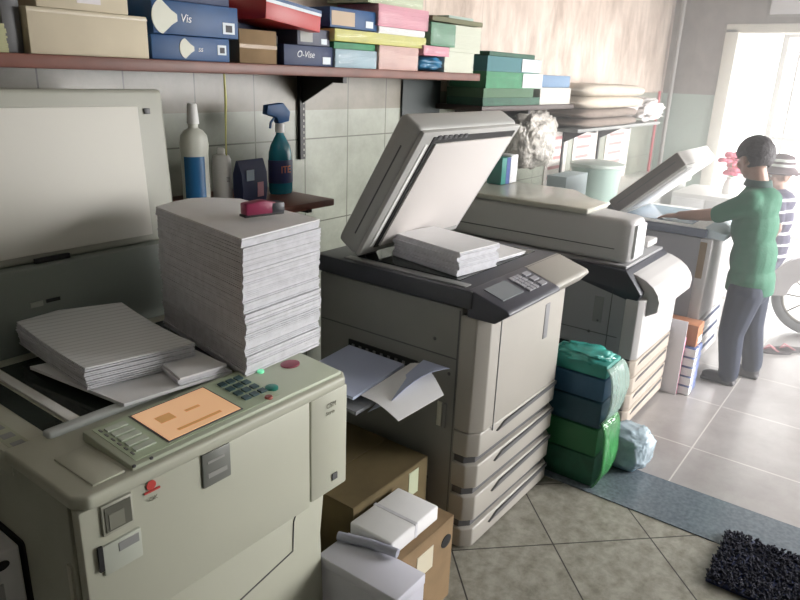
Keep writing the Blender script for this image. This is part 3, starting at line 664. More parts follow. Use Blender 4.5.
# ------------------------------------------------------------------ boxes between machine 1 and machine 2
def openbox(name, label, x0, x1, y0, y1, z0, z1, m, flaps=True, rz=0, inner=None):
    t = thing(name, label, 'box', ((x0+x1)/2, (y0+y1)/2, z0), rz)
    w, d, h = (x1-x0)/2, (y1-y0)/2, z1-z0; th = .005
    b = MB(); b.box(-w, w, -d, d, 0, th); b.box(-w, w, -d, -d+th, th, h); b.box(-w, w, d-th, d, th, h); b.box(-w, -w+th, -d+th, d-th, th, h); b.box(w-th, w, -d+th, d-th, th, h)
    b.build('box_body', m, t, False)
    return t, w, d, h
t, w, d, h = openbox('cardboard_box', 'shaded brown cardboard box with folded flaps against the middle photocopier', 1.44, 1.86, 1.215, 1.62, 0, .41, carddk)
bx('flap', carddk, t, -w, w, -.01, d, h-.004, h+.004, world=False)
bx('flap', carddk, t, -w, w, -d+.002, -.012, h-.002, h+.003, world=False)
bx('side_label', mat('label_pale', (.42, .46, .32), .6), t, w*.45, w*.72, -d-.002, -d+.001, h*.72, h*.96, world=False)
MB().lathe([(.028, 0), (.028, .002)], n=16).build('hand_hole', blk, t, False).matrix_local = Matrix.Translation((-.12, -d, h*.8)) @ Matrix.Rotation(math.pi/2, 4, 'X')
t, w, d, h = openbox('cardboard_box', 'lower brown cardboard box under the white ream beside the middle copier', 1.40, 1.72, 1.005, 1.205, 0, .33, cardb)
bx('top_panel', cardb, t, -w, w, -d, d, h-.002, h+.003, world=False)
MB().lathe([(.024, 0), (.024, .002)], n=16, sx=1.2).build('hand_hole', blk, t, False).matrix_local = Matrix.Translation((.12, -d, h*.76)) @ Matrix.Rotation(math.pi/2, 4, 'X')
bx('side_label', mat('label_cream', (.60, .55, .42), .6), t, -.05, .04, -d-.002, -d+.001, h*.6, h*.86, world=False)
def ream(label, x0, x1, y0, y1, z0, z1, rz=0, m=None, group=None, rest=None):
    t = thing('paper_ream', label, 'paper ream', ((x0+x1)/2, (y0+y1)/2, z0), rz, group)
    w, d = (x1-x0)/2, (y1-y0)/2
    MB().box(-w, w, -d, d, 0, z1-z0, .007, seg=3).build('wrapper', m or paper, t, False)
    bx('wrapper_seam', papedge, t, -w*.05, w*.05, -d-.001, d+.001, .004, z1-z0+.001, world=False)
    return t, w, d
ream('white wrapped ream on the lower brown cardboard box', 1.405, 1.66, 1.03, 1.20, .335, .39, .0)
rw = mat('ream_lilac', (.62, .62, .70), .6, var=.05)
cb = tag(MB().tube([(1.345, 1.195, .375), (1.38, 1.09, .377), (1.395, 1.0, .377)], .014, 14).build('paper_roll', mat('roll_grey', (.32, .33, .40), .5)), 'grey paper roll lying between the white carton and the ream', 'roll')
t, w, d, h = openbox('white_carton', 'big white carton in front beside the cream photocopier, bottom of picture', 1.26, 1.395, .90, 1.195, 0, .352, rw)
bx('carton_lid', rw, t, -w-.003, w+.003, -d-.003, d+.003, h-.03, h+.006, .004, world=False)

# bottom-left paper reams beside machine 1
t, w, d = ream('white carton with a black logo at the bottom left corner', .30, .522, 1.40, 1.62, .45, .735)
MB().lathe([(.014, 0), (.014, .002)], n=18, sx=1.2, sy=.8).build('black_logo', blk, t, False).matrix_local = Matrix.Translation((w*.62, -d-.001, .255)) @ Matrix.Rotation(math.pi/2, 4, 'X')
bx('label', mat('ream_grey_print', (.40, .40, .42), .6), t, w*.45, w*.6, -d-.002, -d+.001, .10, .21, world=False)
ream('blue and white banded ream under the white logo carton', .29, .525, 1.39, 1.62, .0, .448, m=mat('blue_ream', (.14, .20, .32), .6, var=.4, vscale=30))

# ------------------------------------------------------------------ machine 3
C = thing('photocopier', 'pale photocopier with closed document feeder behind the middle one', 'photocopier', (3.65, 1.4, 0))
cx0, cx1 = 3.31, 3.95
lpl = mat('copier_pale', (.50, .485, .48), .42)
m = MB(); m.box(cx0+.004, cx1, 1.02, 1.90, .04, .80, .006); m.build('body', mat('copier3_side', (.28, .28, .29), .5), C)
m = MB(); m.prism([(cx0, 1.03), (cx0, .965), (cx0+.03, .94), (cx1-.03, .94), (cx1, .965), (cx1, 1.03)], .40, .72, axis='Z', bev=.006, seg=3); m.build('front_door', lpl, C)
for k, (z0, z1) in enumerate(((.305, .39), (.21, .295), (.115, .20), (.03, .105))):
    m = MB(); m.prism([(cx0, 1.03), (cx0, .965), (cx0+.03, .94), (cx1-.03, .94), (cx1, .965), (cx1, 1.03)], z0, z1, axis='Z', bev=.006, seg=2); dr = m.build('drawer', mat('drawer_cream', (.46, .40, .34), .45), C)
    MB().prism([(cx0+.10, z1-.010), (cx1-.06, z1-.002), (cx1-.06, z1-.015), (cx0+.06, z1-.028)], .937, .943, axis='Y').build('handle_recess', dkgrey, dr)
bx('slot_liner', dkgrey, C, cx0+.01, cx1-.01, .97, 1.04, .02, .72)
bx('side_seam', dkgrey, C, cx0+.002, cx0+.005, 1.05, 1.88, .50, .504)
bx('side_seam', dkgrey, C, cx0+.002, cx0+.005, 1.10, 1.104, .05, .78)
bx('side_panel', midgrey, C, cx0+.001, cx0+.005, 1.14, 1.19, .56, .70, .002)
ex = bx('exit_slot', blk, C, cx0-.002, cx0+.006, 1.30, 1.70, .385, .42)
for k in range(7): bx('exit_rib', midgrey, ex, cx0-.004, cx0+.004, 1.32+.05*k, 1.34+.05*k, .38, .40)
for p, z in ((1.16, .57), (1.20, .50)): MB().ell((cx0+.003, p, z), (.003, .008, .008)).build('screw_cap', dkgrey, C)
# dark scanner wedge under the feeder and rounded console
m = MB(); m.prism([(2.10, .80), (2.10, .86), (1.05, .86), (.96, .75), (.98, .70), (1.30, .77)], cx0+.002, cx1-.01, bev=.004); m.build('scanner_unit', mat('scanner3', (.05, .052, .065), .4), C)
pr = [(1.10, .70), (1.10, .845)]+[(1.10-.22*math.sin(a), .70+.145*math.cos(a)) for a in [math.radians(q) for q in (12, 25, 40, 55, 70, 85)]]+[(.885, .66), (.95, .62)]
m = MB(); m.prism(pr, cx0+.06, cx1+.01, bev=.006, seg=2); con = m.build('control_console', lpl, C)
bx('console_slot', dkgrey, con, cx0+.30, cx0+.42, .892, .90, .655, .68)
# feeder lid with pale front
m = MB(); m.prism([(cx0+.05, 2.12), (cx0+.05, 1.10), (cx0+.08, 1.055), (cx0+.23, 1.055), (cx0+.27, 1.10), (cx0+.36, 1.40), (cx1-.02, 1.58), (cx1-.02, 2.12)], .875, 1.10, axis='Z', bev=.03, seg=4)
lid = m.build('document_feeder', mat('feeder_pale', (.56, .55, .55), .4), C)
m = MB(); m.box(cx0+.085, cx0+.225, 1.046, 1.07, .90, 1.075, .008); m.build('feeder_front', mat('feeder_front', (.80, .80, .82), .4), lid)
bx('scanner_top', mat('scanner3_top', (.30, .30, .31), .4), C, cx0+.03, cx1-.02, 1.06, 2.10, .858, .874, .003)
bx('feeder_seam', dkgrey, lid, cx0+.046, cx0+.053, 1.14, 2.08, .945, .949)
m = MB(); m.prism([(cx0+.04, 2.16), (cx0+.04, 1.30), (cx0+.33, 1.30), (cx0+.40, 1.42), (cx1-.02, 1.62), (cx1-.02, 2.16)], 1.098, 1.128, axis='Z', bev=.010, seg=3); m.build('feeder_cover', mat('cover_cream', (.55, .54, .47), .25, var=.1, vscale=7), lid)
m = MB(); m.box(cx0+.265, cx0+.42, 1.04, 1.10, .93, .965, .006); m.build('paper_guide', lpl, C)

# teal pack and white pack standing on machine 3
t = carton('carton', 'teal and blue carton standing on the pale photocopier rear', 3.70, 3.80, 1.130, 1.29, teal, 2.0, .10, .004); patch(t, 'blue_print', mat('blue_mid', (.05, .09, .30), .5), .55, 1, 0, 1)
carton('carton', 'slim white carton standing right of the teal and blue carton', 3.81, 3.90, 1.130, 1.30, paper, 2.0, .10, .004)

# ------------------------------------------------------------------ counter with cartons behind the far copiers
ct = thing('wall_counter', 'low white counter along the wall behind the far photocopier', 'counter', (5.2, 2.05, 0))
bx('worktop', mat('counter_top', (.62, .64, .60), .4), ct, 4.0, 7.3, 1.80, YW, .84, .88, .004)
bx('counter_front', mat('counter_front', (.45, .46, .44), .5), ct, 4.04, 7.28, 1.84, YW, 0, .84)
posters = mat('poster', (.80, .74, .70), .6)
def poster(label, x0, x1, z0, z1):
    t = thing('wall_poster', label, 'poster', ((x0+x1)/2, YW, z0))
    bx('poster_sheet', posters, t, x0, x1, YW-.008, YW, z0, z1)
    rr = random.Random(label)
    for k in range(5):
        zc = z1-(z1-z0)*(.14+.17*k); bx('print_line', mat('poster_red', (.62, .28, .28), .6), t, x0+.08*(x1-x0)+.02, x1-(.1+.25*rr.random())*(x1-x0), YW-.0095, YW-.007, zc-.012, zc+.012)
    return t
poster('narrow white poster with red lines left of the taller one', 4.92, 5.30, .94, 1.38)
poster('wider white poster with red lines above the orange carton', 5.42, 5.92, .90, 1.37)
poster('pale poster with red lines beside the dark wall bracket', 6.14, 6.75, .88, 1.36)
t = carton('carton', 'pale blue carton with an orange panel behind the feeder', 4.30, 4.66, .88, 1.14, mat('carton_paleblue', (.50, .60, .62), .6), 1.84, .14)
patch(t, 'orange_panel', mat('orange_red', (.65, .10, .03), .5), .06, .42, .05, .62, 'orange red panel')
t = thing('storage_bin', 'cloudy pale green plastic bin behind the raised lid', 'bin', (5.15, 1.97, .88))
MB().lathe([(.15, 0), (.17, .02), (.19, .22), (.20, .25), (.185, .26)], n=28).build('bin_body', mat('bin_green', (.42, .54, .49), .3), t, False)
MB().lathe([(.205, .255), (.205, .275), (.15, .29), (.02, .295)], n=28).build('bin_lid', mat('bin_lid', (.55, .63, .58), .3), t, False)

# ------------------------------------------------------------------ machine 4 and the things around it
D = thing('photocopier', 'farthest photocopier with raised lid where the boy works', 'photocopier', (4.5, 1.25, 0))
dx0, dx1 = 4.20, 4.86
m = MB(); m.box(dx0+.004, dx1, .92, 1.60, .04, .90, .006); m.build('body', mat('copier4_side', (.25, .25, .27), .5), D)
m = MB(); m.box(dx0, dx1, .86, .93, .40, .90, .012); m.build('front_door', lpl, D)
for z0, z1 in ((.29, .385), (.185, .28), (.08, .175)):
    dr = bx('drawer', lpl, D, dx0, dx1, .86, .93, z0, z1, .008); bx('handle_recess', blue2, dr, dx0+.10, dx1-.10, .857, .862, z1-.035, z1-.012)
bx('base', blk, D, dx0+.04, dx1-.04, .95, 1.55, 0, .045)
bx('side_panel', cardb, D, dx0-.002, dx0+.006, .885, .925, .66, .88, .003)
m = MB(); m.box(dx0-.01, dx1+.01, .90, 1.62, .905, .955, .008); scn = m.build('scanner_unit', mat('scanner4', (.10, .12, .17), .4), D)
bx('scanner_top', whitepl, scn, dx0, dx1, .91, 1.50, .953, .962, .002)
bx('platen_glass', mat('glass_pale', (.25, .33, .40), .08), scn, dx0+.06, dx1-.08, 1.0, 1.42, .960, .964)
m = MB(); m.prism([(.92, .90), (.92, .965), (.80, .935), (.80, .90)], dx0+.02, dx1-.02, bev=.005); m.build('control_console', mat('console_paleblue', (.45, .55, .60), .4), D)
def lid4():
    p0, p1 = Vector((0, 1.47, 1.00)), Vector((0, 1.10, 1.34)); e = (p1-p0).normalized(); L = (p1-p0).length
    nn = Vector((0, -e.z, e.y)); nn = Vector((0, -abs(e.z), -abs(e.y)))
    R = Matrix(((1, 0, 0, 0), (0, e.y, nn.y, p0.y), (0, e.z, nn.z, p0.z), (0, 0, 0, 1)))
    def q(x0, x1, u0, u1, n0, n1, bev):
        b = MB(); b.box(x0, x1, u0, u1, n0, n1, bev, rot=R); bmesh.ops.recalc_face_normals(b.bm, faces=b.bm.faces); return b
    lid = q(dx0, dx1, 0, L, -.055, .04, .010).build('lid', mat('lid4', (.50, .48, .46), .45), D)
    q(dx0+.01, dx1-.01, .01, L-.01, .038, .055, .004).build('lid_underside', whitepl, lid)
    q(dx0+.06, dx1-.05, .03, L-.03, .053, .060, .002).build('platen_pad', paper, lid)
    q(dx0-.002, dx0+.004, .005, L-.005, -.05, .036, .002).build('lid_side_shade', mat('lid4_side_shade', (.17, .15, .14), .5), lid)  # darker panel paints in the shade on the side turned from the light
    q(dx0-.004, dx0+.004, .04, L-.04, -.014, -.008, 0).build('lid_seam', dkgrey, lid)
    for x in (dx0+.08, dx1-.14): q(x, x+.06, -.09, .02, -.04, 0, .004).build('hinge', dkgrey, lid)
lid4()
# reams and box in the gap
bl_r = mat('ream_blue_white', (.10, .14, .30), .6)
for k in range(5):
    lab = ['lowest', 'second', 'middle', 'fourth', 'topmost'][k]
    t, w, d = ream(f'blue and white ream, {lab} of the five piled between far copiers', 3.99, 4.15, .80, 1.02, .06*k, .06*k+.055, m=bl_r)
    bx('white_band', paper, t, -w*1.01, -w*.4, -d-.002, d+.002, .004, .051, world=False)
t = carton('carton', 'small orange brown carton on top of the blue and white reams', 4.01, 4.14, .30, .43, mat('orange_brown', (.42, .17, .08), .6), .81, .2); patch(t, 'white_tag', paper, .3, .9, .1, .4)
t = carton('carton', 'pink carton standing beside the pale photocopier front', 3.965, 3.985, .0, .36, mat('pink_label', (.55, .20, .30), .6), .86, .16)
t = thing('cardboard_sheet', 'tall pale folded board leaning beside the pale photocopier', 'board', (3.98, .97, 0)); bx('board_panel', mat('board_pale', (.70, .68, .72), .7), t, 3.956, 3.962, .86, 1.02, 0, .46)

# ------------------------------------------------------------------ parcels on the floor
t = thing('wrapped_parcel', 'tall green plastic wrapped bundle of paper on the floor', 'parcel', (2.775, 1.0, 0))
gl = [(0, .15, dgrn), (.15, .29, mat('green_mid', (.02, .14, .05), .5)), (.29, .42, mat('navy_green', (.012, .06, .09), .5)), (.42, .53, mat('blue_green', (.02, .08, .15), .5)), (.53, .60, teal)]
for z0, z1, mm in gl: MB().box(-.085, .085, -.13, .15, z0+.003, z1, .012).build('wrapped_block', mm, t, False)
gf = mat('green_film', (.10, .42, .14), .15, var=.5, vscale=9, alpha=.62); wf = mat('clear_green_film', (.45, .62, .55), .12, var=.3, vscale=9, alpha=.5)
def film_side(z0, z1, mm, seed, name):
    b = MB(); rs = []
    for i in range(13):
        z = z0+(z1-z0)*i/12; rr = []
        for j in range(20):
            y, x = -.135, -.09+.18*j/19
            k = noise.noise(Vector((x*34, z*5+seed, 1)))*.015
            bul = .035*math.sin(math.pi*i/12)**.6
            rr.append((x, y-bul-abs(k), z))
        rs.append(rr)
    f = []
    for r_ in rs[::-1]: f.append([(x, y+.01, z) for x, y, z in r_])
    b.rings([a+bb[::-1] for a, bb in zip(rs, [[(x, y+.008, z) for x, y, z in r_] for r_ in rs])]); return b.build(name, mm, t, False, smooth=True)
film_side(.005, .33, gf, 1, 'green_film'); film_side(.32, .585, wf, 2, 'clear_film')
o = crumple('knotted_film', None, None, (0, .0, .602), (.085, .12, .025), mat('film_teal', (.06, .38, .33), .2, var=.4, vscale=12), 4, .3, 4, 3, parent=t)
t = thing('wrapped_parcel', 'small pale blue plastic bag parcel beside the green bundle', 'parcel', (3.01, .83, 0))
MB().box(-.10, .09, -.08, .12, .005, .16, .03, seg=3).build('parcel_block', mat('parcel_blue', (.20, .30, .38), .5), t, False)
crumple('bag_film', None, None, (-.005, .0, .10), (.115, .12, .10), mat('bag_paleblue', (.55, .68, .76), .2, var=.4, vscale=10, alpha=.75), 12, .10, 5, 2.4, parent=t)

# ------------------------------------------------------------------ shaggy mat
t = thing('door_mat', 'dark navy shaggy mat on the marble floor at the bottom right', 'mat', (2.55, -.2, 0))
bx('mat_backing', navy, t, 2.38, 2.74, -.60, .30, .004, .018, .004)
rr = random.Random(4); b = MB()
for k in range(5200):
    x, y = 2.38+.36*rr.random(), -.60+.90*rr.random(); h = .018+.018*rr.random(); a = rr.uniform(0, 6.28); r_ = .0055
    tx, ty = x+rr.uniform(-.014, .014), y+rr.uniform(-.014, .014)
    V = [b.bm.verts.new((x+r_*math.cos(a+q*2.094), y+r_*math.sin(a+q*2.094), .014)) for q in range(3)]; T_ = [b.bm.verts.new((tx+r_*.7*math.cos(a+q*2.094), ty+r_*.7*math.sin(a+q*2.094), h)) for q in range(3)]
    b.bm.faces.new(T_)
    for q in range(3): b.bm.faces.new((V[q], V[(q+1) % 3], T_[(q+1) % 3], T_[q]))
o = b.build('pile', mat('mat_pile', (.028, .030, .050), .9, var=.5, vscale=30), t); o['kind'] = 'stuff'

# ------------------------------------------------------------------ people
def remesh(o, v=.007, it=4):
    r = o.modifiers.new('remesh', 'REMESH'); r.mode = 'VOXEL'; r.voxel_size = v; r.use_smooth_shade = True
    s = o.modifiers.new('smooth', 'SMOOTH'); s.factor = .5; s.iterations = it
def hand(b, wrist, d, side, spread, k=1.0, curl=.35, down=Vector((0, 0, -1))):
    """palm and five fingers from the wrist along d; side = towards the thumb"""
    d, side = Vector(d).normalized(), Vector(side).normalized(); w = Vector(wrist)
    for s in (-.022, 0, .022): b.cap(w+side*s*k*.5, .016*k, w+d*.075*k+side*s*k, .013*k)
    for s, L in ((-.030, .052), (-.010, .066), (.010, .070), (.030, .062)):
        p = w+d*.078*k+side*s*k; q = p+(d+down*curl*.5).normalized()*L*.5*k+side*s*.15; r = q+(d+down*curl*1.6).normalized()*L*.5*k
        b.cap(p, .0088*k, q, .0078*k); b.cap(q, .0078*k, r, .0065*k)
    p = w+d*.02*k+side*.022*k; q = p+(d*.6+side).normalized()*.035*k; r = q+(d+side*.3+down*curl).normalized()*.03*k
    b.cap(p, .012*k, q, .0095*k); b.cap(q, .0095*k, r, .008*k)
def head(b, c, k, f):
    """skull, jaw, nose, ears; f = facing unit vector"""
    f = Vector(f).normalized(); s = f.cross(Vector((0, 0, 1))).normalized(); u = s.cross(f); c = Vector(c)
    R = Matrix((s, f, u)).transposed()
    b.ell(c+u*.015*k-f*.008*k, (.074*k, .092*k, .088*k), R); b.ell(c-u*.045*k+f*.03*k, (.052*k, .062*k, .062*k), R)
    b.ell(c-u*.085*k+f*.062*k, (.022*k, .020*k, .016*k), R)
    b.cap(c+f*.086*k+u*.0*k, .009*k, c+f*.104*k-u*.028*k, .0125*k)
    b.ell(c+f*.088*k-u*.056*k, (.024*k, .012*k, .007*k), R); b.ell(c+f*.087*k-u*.066*k, (.020*k, .012*k, .006*k), R)
    b.ell(c+f*.080*k+u*.022*k, (.052*k, .012*k, .010*k), R)
    for q in (-1, 1):
        b.ell(c+s*q*.078*k-f*.012*k-u*.014*k, (.008*k, .018*k, .030*k), R); b.ell(c+s*q*.035*k+f*.066*k-u*.022*k, (.026*k, .020*k, .022*k), R)
def eyes(par, c, k, f):
    f = Vector(f).normalized(); s = f.cross(Vector((0, 0, 1))).normalized(); u = s.cross(f); c = Vector(c); R = Matrix((s, f, u)).transposed()
    for q in (-1, 1):
        e = MB().ell(c+s*q*.032*k+f*.080*k+u*.002*k, (.013*k, .010*k, .007*k), R).build('eye', mat('eye_white', (.7, .7, .68), .3), par, smooth=True)
        MB().ell(c+s*q*.032*k+f*.0885*k+u*.002*k, (.0055*k, .003*k, .0058*k), R).build('iris', blk, e, smooth=True)
        MB().ell(c+s*q*.033*k+f*.090*k+u*.022*k, (.018*k, .004*k, .003*k), R).build('eyebrow', hairm, par, smooth=True)

P = thing('person', 'person with short black hair in green t-shirt and jeans leaning on far copier', 'person', (4.40, .62, 0))
hc = Vector((4.40, .762, 1.362)); fdir = Vector((.58, .72, -.34))
bd = MB(); head(bd, hc, 1.02, fdir)
bd.cap((4.39, .735, 1.30), .050, (4.40, .70, 1.18), .056)
bd.chain([((4.40, .70, 1.12), .105), ((4.40, .68, .98), .105), ((4.40, .66, .80), .095), ((4.40, .645, .64), .10)])
for sx in (-1, 1): bd.cap((4.40, .70, 1.15), .06, (4.40+sx*.135, .71, 1.135), .052)
# far arm and near arm, forearms resting on the glass
bd.chain([((4.265, .715, 1.135), .048), ((4.262, .87, 1.045), .041), ((4.275, .93, 1.028), .037), ((4.30, 1.09, .998), .026)])
hand(bd, (4.30, 1.10, .996), (.05, .95, -.16), (1, 0, 0), 1, .92)
bd.chain([((4.535, .715, 1.135), .048), ((4.565, .80, 1.02), .041), ((4.56, .87, 1.0), .036), ((4.52, 1.00, .993), .026)])
hand(bd, (4.52, 1.01, .993), (-.15, .95, -.12), (-1, 0, 0), 1, .92)
legs = {-1: [((4.325, .655, .60), .088), ((4.335, .690, .33), .058), ((4.35, .665, .10), .040), ((4.35, .662, .06), .036)], 1: [((4.475, .645, .60), .088), ((4.52, .620, .34), .058), ((4.56, .575, .12), .040), ((4.56, .57, .06), .036)]}
for q in legs.values(): bd.chain(q)
o = bd.build('body', skin, P); remesh(o, .006); eyes(P, hc, 1.02, fdir)
sh = MB(); sh.ell((4.40, .70, 1.10), (.185, .125, .11)); sh.ell((4.40, .69, .98), (.175, .128, .16)); sh.ell((4.40, .665, .80), (.168, .128, .17)); sh.ell((4.40, .655, .68), (.172, .128, .10)); sh.tube([(4.40, .655, .70), (4.40, .652, .585)], [.13, .135], 24)
bmesh.ops.scale(sh.bm, vec=(1, 1, 1), verts=sh.bm.verts)
sh.cap((4.40, .705, 1.155), .085, (4.398, .712, 1.195), .068); sh.ell((4.40, .69, 1.135), (.14, .118, .085))
for sx, a, c2 in ((-1, (4.265, .715, 1.130), (4.262, .865, 1.045)), (1, (4.535, .715, 1.130), (4.563, .80, 1.035))):
    sh.cap((4.40, .70, 1.13), .085, a, .070); sh.cap(a, .070, c2, .055)
sh.cap((4.46, .545, .68), .012, (4.36, .56, .86), .010); sh.cap((4.42, .545, .64), .010, (4.50, .57, .80), .010)
o = sh.build('t_shirt', mat('shirt_green', (.025, .13, .075), .8, bump=.2, bscale=80), P); remesh(o, .007, 22)
co = MB(); co.lathe([(.072, 0), (.078, .004), (.068, .038), (.060, .038)], (4.397, .715, 1.21), 24); o = co.build('collar', mat('collar_dark', (.02, .06, .05), .8), P)
tr = MB(); tr.ell((4.40, .652, .60), (.165, .118, .10))
for q in legs.values():
    tr.chain([(Vector(q[0][0]), .102), (Vector(q[1][0]), .074), (Vector(q[2][0]), .060), (Vector(q[2][0])-Vector((0, 0, .035)), .060)])
o = tr.build('jeans', mat('denim', (.016, .024, .05), .85, var=.3, vscale=14), P); remesh(o, .008, 4)
for (x, y) in ((4.35, .662), (4.56, .57)):
    s_ = MB(); s_.ell((x, y, .045), (.042, .05, .045)); s_.ell((x, y+.07, .032), (.043, .085, .032)); s_.box(x-.044, x+.044, y-.05, y+.155, .0, .022, .01)
    o = s_.build('shoe', mat('shoe_dark', (.05, .045, .05), .6), P); remesh(o, .006)
fR = fdir.normalized(); sR = fR.cross(Vector((0, 0, 1))).normalized(); uR = sR.cross(fR); RR = Matrix((sR, fR, uR)).transposed()
def hair(par, c, k, mm, seed=1):
    b = MB(); bmesh.ops.create_icosphere(b.bm, subdivisions=5, radius=1)
    dele = []
    for v in b.bm.verts:
        p = v.co.copy(); front = p.y; 
        low = -.80 if front < -.1 else (-.80+1.25*(front+.1)/.9)
        if abs(p.x) > .75 and front > -.25: low = max(low, -.15)
        r = 1+.035*noise.noise(p*9+Vector((seed, 0, 0)))+.03*noise.noise(Vector((p.x*20, p.y*20, p.z*4)))
        if p.z < low: dele.append(v)
        v.co = Vector(c)+RR @ Vector((p.x*.092*k*r, (p.y*.103-.012)*k*r, (p.z*.100+.022)*k*r))
    bmesh.ops.delete(b.bm, geom=dele, context='VERTS')
    o = b.build('hair', mm, par, smooth=True); s = o.modifiers.new('thick', 'SOLIDIFY'); s.thickness = .014; s.offset = -1
    return o
hair(P, hc, 1.06, hairm)

# child beyond, with a striped hat
K = thing('person', 'small person in striped hat and dark striped shirt standing near the scooter', 'person', (6.0, .80, 0))
kc = Vector((6.0, .845, 1.115)); kf = Vector((-.55, .80, -.1))
bd = MB(); head(bd, kc, .95, kf); bd.cap((6.0, .835, 1.05), .045, (6.0, .82, .96), .05)
bd.chain([((6.0, .80, .90), .09), ((6.0, .79, .70), .09), ((6.0, .79, .52), .09)])
for sx, hx in ((-1, -.13), (1, .13)):
    bd.chain([((6.0+sx*.11, .80, .93), .042), ((6.0+sx*.16, .76, .73), .034), ((6.0+sx*.17, .83, .56), .024)]); hand(bd, (6.0+sx*.17, .84, .55), (0, .4, -.9), (-sx, 0, 0), 1, .85, down=Vector((0, .5, -.5)))
    bd.chain([((6.0+sx*.065, .79, .48), .07), ((6.0+sx*.07, .80, .27), .05), ((6.0+sx*.07, .79, .07), .035)])
o = bd.build('body', skin, K); remesh(o, .007); eyes(K, kc, .95, kf)
stripe = mat('striped_shirt', (.04, .04, .08), .8); nt = stripe.node_tree; g = nt.nodes.new('ShaderNodeTexCoord'); sp = nt.nodes.new('ShaderNodeSeparateXYZ'); nt.links.new(g.outputs['Object'], sp.inputs[0])
m1 = nt.nodes.new('ShaderNodeMath'); m1.operation = 'MULTIPLY'; m1.inputs[1].default_value = 11.5; nt.links.new(sp.outputs['Z'], m1.inputs[0])
m2 = nt.nodes.new('ShaderNodeMath'); m2.operation = 'FRACT'; nt.links.new(m1.outputs[0], m2.inputs[0]); m3 = nt.nodes.new('ShaderNodeMath'); m3.operation = 'GREATER_THAN'; m3.inputs[1].default_value = .78; nt.links.new(m2.outputs[0], m3.inputs[0])
mx = nt.nodes.new('ShaderNodeMix'); mx.data_type = 'RGBA'; mx.inputs[6].default_value = (.045, .04, .085, 1); mx.inputs[7].default_value = (.7, .7, .75, 1); nt.links.new(m3.outputs[0], mx.inputs[0]); nt.links.new(mx.outputs[2], nt.nodes['Principled BSDF'].inputs['Base Color'])
sh = MB(); sh.ell((6.0, .80, .92), (.15, .11, .09)); sh.cap((6.0, .81, .95), .075, (6.0, .82, .975), .06); sh.ell((6.0, .795, .78), (.14, .115, .16)); sh.ell((6.0, .79, .60), (.15, .12, .16)); sh.ell((6.0, .79, .50), (.155, .12, .08))
for sx in (-1, 1): sh.cap((6.0, .80, .93), .065, (6.0+sx*.115, .80, .925), .058); sh.cap((6.0+sx*.115, .80, .925), .058, (6.0+sx*.145, .775, .80), .050)
o = sh.build('striped_shirt', stripe, K); remesh(o, .008, 4)
tr = MB(); tr.ell((6.0, .79, .47), (.14, .105, .09))
for sx in (-1, 1): tr.chain([((6.0+sx*.065, .79, .45), .085), ((6.0+sx*.07, .80, .27), .066), ((6.0+sx*.07, .79, .08), .052)])
o = tr.build('trousers', mat('trousers_dark', (.05, .045, .08), .85), K); remesh(o, .008, 4)
for sx in (-1, 1):
    s_ = MB(); s_.ell((6.0+sx*.07, .82, .032), (.038, .09, .032)); s_.ell((6.0+sx*.07, .79, .05), (.035, .04, .04)); o = s_.build('shoe', MATS['shoe_dark'], K); remesh(o, .006)
ht = MB(); ht.lathe([(.155, .012), (.150, .004), (.105, .035), (.098, .05), (.094, .105), (.075, .135), (.03, .150), (.002, .152)], (kc.x, kc.y-.006, kc.z+.012), 32); hat = ht.build('hat', mat('hat_dark', (.09, .06, .07), .8), K)
for z, rr_ in ((.058, .0985), (.095, .0975)): MB().lathe([(rr_, 0), (rr_+.002, .004), (rr_+.001, .018), (rr_-.004, .02)], (kc.x, kc.y-.006, kc.z+.012+z), 32).build('hat_stripe', mat('hat_white', (.7, .74, .70), .8), hat)

# ------------------------------------------------------------------ scooter outside-right
SC = thing('motor_scooter', 'white and red motor scooter at the right edge near the doorway', 'scooter', (5.56, .05, 0))
wc = Vector((5.56, .46, .28))
def wheel(cy):
    b = MB(); pts = [(5.56, cy+.245*math.cos(a), .28+.245*math.sin(a)) for a in [2*math.pi*k/36 for k in range(37)]]
    b.tube(pts, .035, 12); w_ = b.build('wheel', mat('tyre', (.22, .22, .23), .8), SC)
    b = MB(); b.tube([(5.56, cy+.205*math.cos(a), .28+.205*math.sin(a)) for a in [2*math.pi*k/36 for k in range(37)]], .013, 8); b.build('rim', steel, w_)
    for k in range(9):
        a = 2*math.pi*k/9; MB().tube([(5.56, cy, .28), (5.56, cy+.20*math.cos(a), .28+.20*math.sin(a))], .006, 6).build('spoke', steel, w_)
    MB().ell((5.56, cy, .28), (.045, .05, .05)).build('hub', steel, w_)
wheel(.41); wheel(-.76)
wp = mat('scooter_white', (.78, .74, .75), .25); rp = mat('scooter_red', (.55, .05, .09), .3)
for x in (5.50, 5.62): MB().tube([(x, .41, .28), (x, .28, .66), (x, .22, .88)], [.018, .02, .022], 10).build('fork', steel, SC)
MB().prism([(.41+.33*math.cos(math.radians(q)), .28+.33*math.sin(math.radians(q))) for q in range(-5, 150, 12)]+[(.41+.17*math.cos(math.radians(q)), .28+.17*math.sin(math.radians(q))) for q in range(145, -6, -12)], 5.49, 5.63, bev=.008).build('front_mudguard', wp, SC)
MB().prism([(.32, .98), (.20, 1.02), (.08, .95), (.10, .60), (-.02, .34), (.10, .30), (.26, .52), (.36, .80)], 5.40, 5.72, bev=.025, seg=3).build('front_fairing', wp, SC)
MB().prism([(.345, .80), (.30, .86), (.14, .56), (.20, .50)], 5.394, 5.726).build('red_stripe', rp, SC)
MB().prism([(.10, .28), (.10, .34), (-.30, .36), (-.42, .72), (-1.10, .80), (-1.12, .66), (-.85, .40), (-.35, .24)], 5.42, 5.70, bev=.02, seg=3).build('rear_body', wp, SC)
